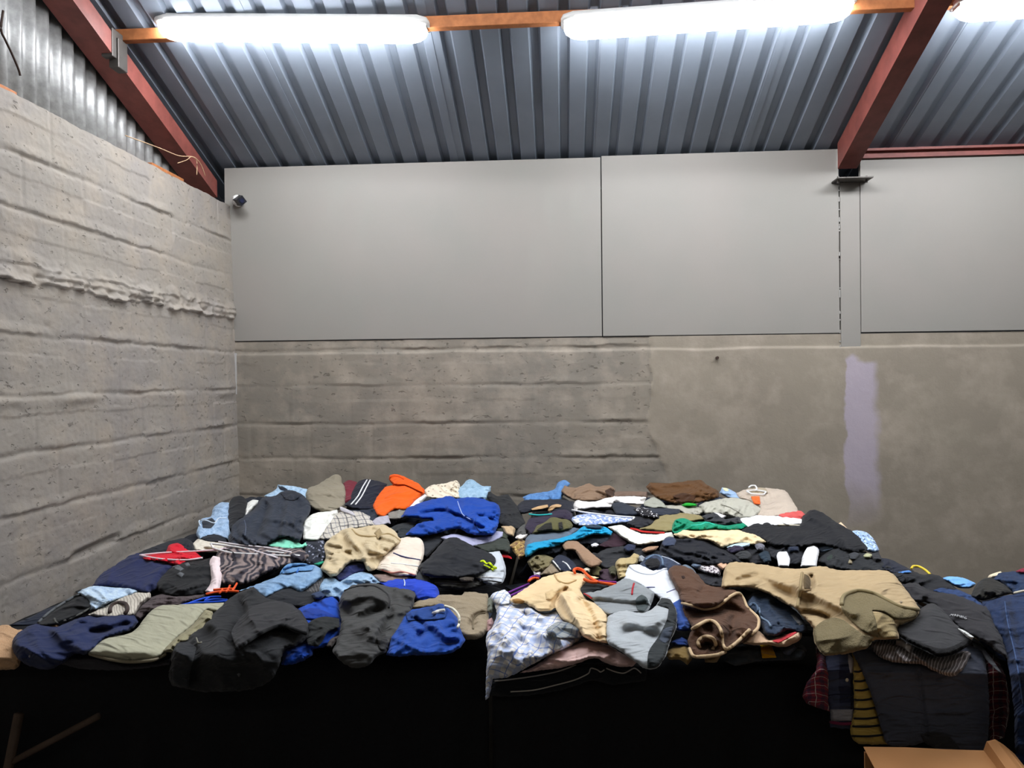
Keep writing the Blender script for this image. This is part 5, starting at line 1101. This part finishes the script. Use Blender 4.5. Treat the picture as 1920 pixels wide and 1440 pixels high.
G('trousers', 'trousers', fb('plain', '#8d7444'), '1248,1224 1268,1209 1288,1209 1298,1235 1289,1247 1276,1238 1254,1236', 'tan trouser hem hanging below the blue sleeve', lift=0.16, h=0.04, f=0.02)
G('jeans', 'jeans', fb('plain', '#1e3a78'), '1258,1204 1278,1192 1290,1200 1290,1212 1268,1212', 'small blue cloth between grey tee and brown fleece', lift=0.17, h=0.03)
a = G('jacket', 'jacket', fb('plain', '#191c20'), '1355,1102 1380,1100 1410,1102 1438,1110 1470,1130 1460,1150 1420,1160 1400,1140 1380,1118', 'black jacket in the hollow under the sherpa jacket sleeve', lift=0.12, h=0.04)
a = G('jeans', 'jeans', fb('denim', '#1d2737', '#2b394d'), '1398,1140 1404,1118 1425,1100 1440,1110 1464,1125 1497,1150 1515,1180 1503,1188 1476,1184 1453,1194 1433,1189 1423,1160 1406,1146', 'dark navy jeans with rolled hems under the sherpa jacket', lift=0.19, h=0.07, f=0.03, w=0.06, rim=0.05)
a.patch('leather_patch', pp('1482,1153 1489,1152 1506,1170 1499,1173'), fb('plain', '#5f5f5f'), soft=False, label='grey waistband patch')
a.line('hem', pp('1405,1137 1411,1131 1419,1136 1421,1146 1415,1152'), 0.0035, fb('denim', '#3c4c60')); a.line('hem', pp('1423,1140 1428,1158 1440,1166 1446,1176'), 0.0028, fb('denim', '#5c6d80'))
a = G('scarf', 'scarf', fb('plain', '#c9a98a'), '1392,1206 1404,1188 1422,1182 1442,1199 1465,1192 1487,1182 1504,1184 1502,1198 1472,1213 1440,1209 1415,1210', 'cream scarf with red stripe under the dark navy jeans', lift=0.18, h=0.04, f=0.025)
a.patch('red_stripe', pp('1448,1201 1462,1195 1486,1184 1498,1184 1480,1195 1458,1206'), fb('plain', '#b02c33'), e=0.008, label='red stripe')
a = G('fleece_blanket', 'blanket', fb('knit', '#543a2a'), '1252,1072 1262,1060 1286,1062 1308,1077 1326,1097 1360,1102 1386,1111 1399,1130 1414,1150 1425,1158 1423,1180 1407,1193 1387,1208 1364,1219 1352,1228 1330,1232 1306,1232 1293,1216 1290,1196 1300,1178 1283,1156 1280,1134 1270,1110', 'brown fleece with cream bound edges bunched in folds', lift=0.25, h=0.08, f=0.03, w=0.10, ang=1.0, rim=0.05,
      ridges=[(pp('1282,1125 1310,1130 1345,1128 1370,1110 1388,1108'), 0.07, 0.02), (pp('1290,1150 1330,1150 1365,1140 1390,1150'), -0.09, 0.026), (pp('1300,1176 1325,1160 1342,1162 1354,1185'), 0.07, 0.014), (pp('1318,1215 1326,1208 1336,1215'), -0.07, 0.014), (pp('1375,1160 1370,1185 1362,1205'), -0.06, 0.016), (pp('1325,1080 1318,1105 1306,1120'), -0.03, 0.012)])
EDG = fb('plain', '#c3a985')
a.line('edging', pp('1279,1131 1300,1136 1320,1142 1345,1137 1370,1118 1385,1112 1394,1122 1401,1138 1413,1150 1422,1160 1421,1177 1408,1190'), 0.0042, EDG, e=0.006, label='cream edging')
a.line('edging', pp('1298,1179 1325,1164 1340,1166 1352,1182 1355,1207 1362,1217 1381,1205 1405,1181'), 0.0042, EDG, e=0.006, label='cream edging')
a.line('edging', pp('1313,1216 1309,1203 1322,1193 1337,1197 1342,1209 1336,1217'), 0.0042, EDG, e=0.006, label='cream edging')
a.line('edging', pp('1293,1216 1300,1230 1318,1231 1345,1228 1360,1222'), 0.0042, EDG, e=0.006, label='cream edging')
a.patch('dark_spot', pp('1277,1080 1283,1079 1285,1084 1280,1086'), fb('plain', '#2a1812'))
# the sherpa jacket
SH = fb('plain', '#a8926f'); FU = fb('fur', '#8d7f5c')
a = G('garment', 'garment', fb('plain', '#1a1b1f'), '1665,1074 1710,1070 1728,1077 1752,1077 1774,1087 1797,1107 1760,1112 1742,1112 1715,1100 1690,1094', 'black cardigan edge right behind the sherpa jacket', lift=0.10, h=0.05)
G('shirt', 'shirt', fb('plain', '#4a7ab8'), '1684,1073 1704,1069 1711,1074 1692,1077', 'small bright blue cloth right of the sherpa jacket', lift=0.15, h=0.015)
G('shirt', 'shirt', fb('plain', '#6ea3dd'), '1765,1085 1776,1081 1805,1083 1830,1094 1822,1102 1797,1102', 'sky blue cloth at the back edge of the third table', lift=0.08, h=0.03)
hanger('yellow hanger hook sticking up at the right end', [pp('1709,1066 1712,1062 1722,1062 1735,1069 1744,1077')], '#dcc13c', lift=0.10, r=0.0042)
G('jeans', 'jeans', fb('denim', '#1a2b4d', '#27406b'), '1742,1108 1765,1100 1797,1106 1832,1122 1853,1141 1842,1150 1800,1132 1770,1118', 'navy jeans leg behind the black sweatshirt with grey lettering', lift=0.12, h=0.04)
G('garment', 'garment', fb('plain', '#22211e'), '1820,1118 1830,1097 1845,1085 1860,1084 1882,1095 1900,1112 1865,1121 1840,1126', 'brown black cloth between two pairs of dark jeans', lift=0.12, h=0.05)
a = G('jeans', 'jeans', fb('denim', '#15223c', '#233552'), '1856,1088 1873,1075 1907,1071 1990,1070 1990,1112 1905,1118 1882,1098', 'folded dark blue jeans lying on the third table', lift=0.08, h=0.06, rim=0.05)
G('cloth', 'garment', fb('plain', '#d8c9ac'), '1852,1084 1855,1078 1876,1071 1881,1076 1862,1086', 'small cream cloth behind the folded dark blue jeans', lift=0.06, h=0.02)
G('cloth', 'garment', fb('plain', '#7a1f33'), '1904,1071 1922,1064 1990,1062 1990,1074 1912,1076', 'maroon cloth on top of the folded dark blue jeans', lift=0.10, h=0.02)
hanger('cream hanger bar at the right frame edge', [pp('1902,1112 1920,1108 1960,1105')], '#cfc6b0', lift=0.22)
a = G('jeans', 'jeans', fb('denim', '#121f3a', '#1b2d4e'), '1843,1140 1841,1128 1870,1120 1890,1116 1940,1112 2000,1112 2000,1500 1912,1500 1903,1400 1901,1330 1888,1232 1876,1200 1860,1174', 'dark blue jeans hanging down at the right frame edge', lift=0.16, h=0.05, f=0.03, w=0.08, ang=1.45, rim=0.04, ridges=[(pp('1885,1130 1895,1180 1912,1260 1920,1340'), 0.04, 0.012)])
a.line('seam', pp('1884,1128 1890,1170 1906,1240 1918,1320'), 0.0016, fb('plain', '#34496e'))
G('shirt', 'shirt', fb('plain', '#3a4a70'), '1835,1202 1858,1196 1880,1215 1886,1240 1868,1232 1850,1216', 'dull blue cloth between hanging jeans and plaid shirt', lift=0.06, h=0.03)
# hanging shirts on the right table's front corner
a = G('plaid_shirt', 'shirt', fb('plaid', '#5a2028', '#1b1c2c', '#a99e94', sc=0.5), '1820,1200 1840,1209 1870,1236 1886,1272 1893,1330 1882,1384 1856,1390 1852,1345 1851,1270 1838,1232 1815,1216', 'dark red plaid shirt hanging right of the charcoal shirt', lift=0.05, h=0.02, f=0.02, uva=0.0, rim=0.02, th=0.006)
a.patch('white_edge', pp('1822,1204 1840,1211 1862,1238 1878,1262 1868,1256 1848,1236 1832,1222'), fb('plain', '#a9abb3'), e=0.006, label='pale placket')
a = G('plaid_shirt', 'shirt', fb('plaid', '#7d2c38', '#26293c', '#b0a59d', sc=0.45), '1525,1196 1534,1220 1547,1230 1553,1262 1553,1315 1556,1334 1527,1325 1511,1317 1505,1305 1513,1280 1530,1255 1530,1221', 'red plaid shirt tail, leftmost of the hanging shirts', lift=0.06, h=0.02, f=0.015, uva=0.0, rim=0.02, th=0.006)
a = G('plaid_shirt', 'shirt', fb('plaid', '#23263a', '#454a60', '#1a1c2b', sc=1.3), '1546,1222 1590,1220 1604,1236 1604,1280 1606,1330 1604,1368 1557,1364 1555,1330 1547,1305', 'navy plaid shirt with a white button hanging down', lift=0.05, h=0.02, f=0.015, uva=0.0, rim=0.02, th=0.006)
a.patch('band', pp('1557,1330 1600,1330 1602,1352 1558,1352'), fb('plain', '#8d8b90'), soft=False, label='pale checked band')
a.patch('placket', pp('1590,1224 1601,1236 1600,1262 1594,1262 1590,1240'), fb('plain', '#a39a98'), soft=False)
a.line('hem', pp('1557,1354 1580,1357 1603,1356'), 0.004, fb('plain', '#6a2340')); a.patch('button', pp('1585,1273 1588,1271 1591,1273 1591,1277 1588,1279 1585,1277'), fb('plain', '#c9bda6'), e=0.008)
a = G('striped_shirt', 'shirt', fb('plain', '#b59a4f'), '1598,1225 1612,1240 1632,1280 1654,1365 1665,1396 1610,1394 1594,1377 1601,1330 1600,1280', 'mustard shirt with thin black stripes, hanging', lift=0.07, h=0.02, f=0.01, uva=0.0, rim=0.02, th=0.006)
for (y_, x0_, x1_) in ((1258, 1602, 1618), (1276, 1602, 1626), (1293, 1603, 1631), (1311, 1602, 1637), (1328, 1602, 1642), (1346, 1601, 1648), (1361, 1599, 1653), (1379, 1597, 1659)):
    a.line('stripe', [(x0_, y_+1), ((x0_+x1_)/2, y_+1.5), (x1_, y_-1.5)], 0.0024, fb('plain', '#1b1a1c'), soft=True, label='black stripe')
a = G('shirt', 'shirt', fb('plain', '#4a4e5b'), '1598,1222 1612,1210 1665,1210 1740,1214 1815,1210 1842,1222 1852,1268 1855,1345 1850,1412 1802,1411 1752,1403 1735,1392 1715,1397 1670,1399 1660,1391 1645,1340 1630,1292', 'large charcoal shirt hanging down the front right corner', lift=0.09, h=0.025, f=0.02, w=0.10, ang=1.5, aniso=4, rim=0.02, th=0.006, uva=0, ridges=[(pp('1722,1260 1730,1320 1738,1380'), -0.02, 0.006)], crease=0.4)
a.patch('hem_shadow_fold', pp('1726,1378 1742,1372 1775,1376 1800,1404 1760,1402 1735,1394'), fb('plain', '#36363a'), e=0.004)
a = G('striped_blouse', 'blouse', fb('pinstripe', '#6b6361', '#b0a9a8'), '1630,1206 1655,1199 1682,1200 1715,1212 1740,1220 1772,1228 1812,1220 1822,1226 1806,1254 1787,1268 1760,1262 1727,1246 1675,1242 1645,1229', 'grey pinstriped blouse draped between sherpa jacket and charcoal shirt', lift=0.14, h=0.04, f=0.03, w=0.05, ang=1.1)
a.line('rolled_sleeve', pp('1680,1206 1695,1209 1710,1216'), 0.011, fb('pinstripe', '#9c9695', '#d0cccb'), e=0.02)
a = G('sweatshirt', 'sweatshirt', fb('plain', '#262528'), '1688,1096 1716,1093 1747,1108 1790,1115 1832,1131 1856,1142 1862,1165 1880,1200 1890,1235 1868,1222 1848,1206 1815,1190 1790,1172 1766,1155 1745,1132 1712,1128 1698,1112', 'black sweatshirt with grey lettering near the hanging jeans', lift=0.20, h=0.05, f=0.018, w=0.10, ang=0.5)
LET = [(1782.0, 1152.2), (1786.5, 1152.6), (1791, 1153.4), (1796, 1154.4), (1801, 1155.8), (1805.5, 1157.2), (1810.5, 1158.6)]
SHP = ['-1.6,2.2 1.2,1.8 1.3,-0.6', '-1.6,-1 -0.2,2.2 1.4,-1', '-1.6,2 0,-2.2 1.5,2', '-1.4,2.4 -1.3,-1.8 1.0,-1.5 1.1,0.6 -1.2,0.8', '-1.5,-1.6 -1.4,1.8 1.2,1.8 1.3,-1.4', '-1.5,2 -1.4,-1.8 1.0,-1.6 1.2,2', '1.4,-1.8 -1.4,-1.6 -1.3,2 1.4,1.8 1.3,0.2']
for (cx_, cy_), sh in zip(LET, SHP):
    a.line('letter', [(cx_+u_, cy_+v_*1.15) for u_, v_ in pp(sh)], 0.0010, fb('plain', '#9a9a9c'), soft=False, e=0.006, label='grey letter')
a = G('hat', 'hat', fb('plain', '#2f2f31'), '1676,1176 1700,1168 1718,1158 1727,1140 1750,1131 1770,1146 1790,1168 1824,1198 1816,1209 1790,1224 1760,1230 1735,1218 1702,1203 1685,1190', 'charcoal hat brim with black fluffy underside', lift=0.25, h=0.05, f=0.012, w=0.14, rim=0.04)
a.patch('fluffy_lining', pp('1680,1180 1700,1194 1735,1208 1765,1216 1792,1209 1815,1196 1824,1200 1815,1211 1790,1226 1760,1232 1733,1220 1700,1205 1684,1192'), fb('fur', '#111114'), e=0.012, label='black fluffy lining')
G('cloth', 'garment', fb('plain', '#c9cac6'), '1796,1178 1806,1181 1826,1194 1822,1200 1810,1192', 'thin white cloth between hat and lettered sweatshirt', lift=0.29, h=0.015)
a = G('sherpa_jacket', 'jacket', SH, '1352,1100 1356,1078 1360,1062 1372,1054 1400,1055 1440,1060 1475,1066 1507,1066 1540,1061 1570,1069 1667,1071 1692,1097 1724,1141 1719,1158 1682,1176 1687,1198 1655,1199 1632,1202 1628,1214 1590,1225 1563,1229 1543,1227 1526,1202 1524,1177 1500,1152 1490,1140 1470,1131 1440,1113 1407,1103 1375,1101 1360,1104', 'large tan jacket with fleece lining lying across the right heap', lift=0.28, h=0.11, f=0.02, w=0.12, ang=0.2, rim=0.06,
      ridges=[(pp('1508,1075 1500,1105 1494,1138'), 0.05, 0.02), (pp('1520,1110 1560,1130 1600,1150'), 0.06, 0.02), (pp('1395,1085 1420,1082 1450,1100 1490,1120'), -0.06, 0.022), (pp('1520,1080 1522,1095 1519,1106'), -0.07, 0.010), (pp('1510,1148 1535,1152 1550,1158'), -0.08, 0.012)])
a.patch('fleece_collar', pp('1577,1134 1580,1117 1610,1106 1640,1112 1665,1125 1690,1137 1722,1142 1718,1156 1700,1160 1680,1160 1655,1146 1635,1144 1643,1165 1647,1196 1618,1182 1597,1165 1581,1149'), FU, e=0.015, label='fleece collar')
a.line('collar_edge', pp('1578,1134 1582,1117 1610,1107 1640,1113 1665,1126 1690,1138 1722,1143'), 0.005, FU, e=0.02)
a.patch('fleece_lining', pp('1526,1180 1540,1166 1560,1158 1580,1162 1597,1174 1617,1188 1638,1194 1630,1212 1590,1224 1563,1228 1544,1226 1528,1202'), FU, e=0.02, label='shaggy fleece lining')
a.patch('sleeve', pp('1354,1100 1358,1078 1361,1063 1373,1056 1400,1057 1440,1062 1475,1069 1507,1072 1521,1085 1521,1106 1502,1110 1496,1141 1470,1130 1440,1112 1407,1102 1375,1100'), SH, e=0.03)
a.line('cuff', pp('1504,1074 1502,1090 1500,1108 1495,1138'), 0.004, fb('plain', '#8f7c58'), e=0.036)
a.patch('cuff_opening', pp('1508,1076 1516,1080 1520,1090 1519,1104 1508,1104 1506,1090'), fb('plain', '#57472c'), e=0.035, label='dark cuff opening')
a.patch('button', pp('1686,1128 1690,1126 1693,1129 1689,1132'), fb('plain', '#8a7a64'), e=0.006)
a.patch('rib', pp('1636,1148 1655,1150 1676,1162 1684,1196 1656,1198 1642,1180'), fb('pinstripe', '#94825d', '#7c6c4a', sc=0.6), e=0.01)
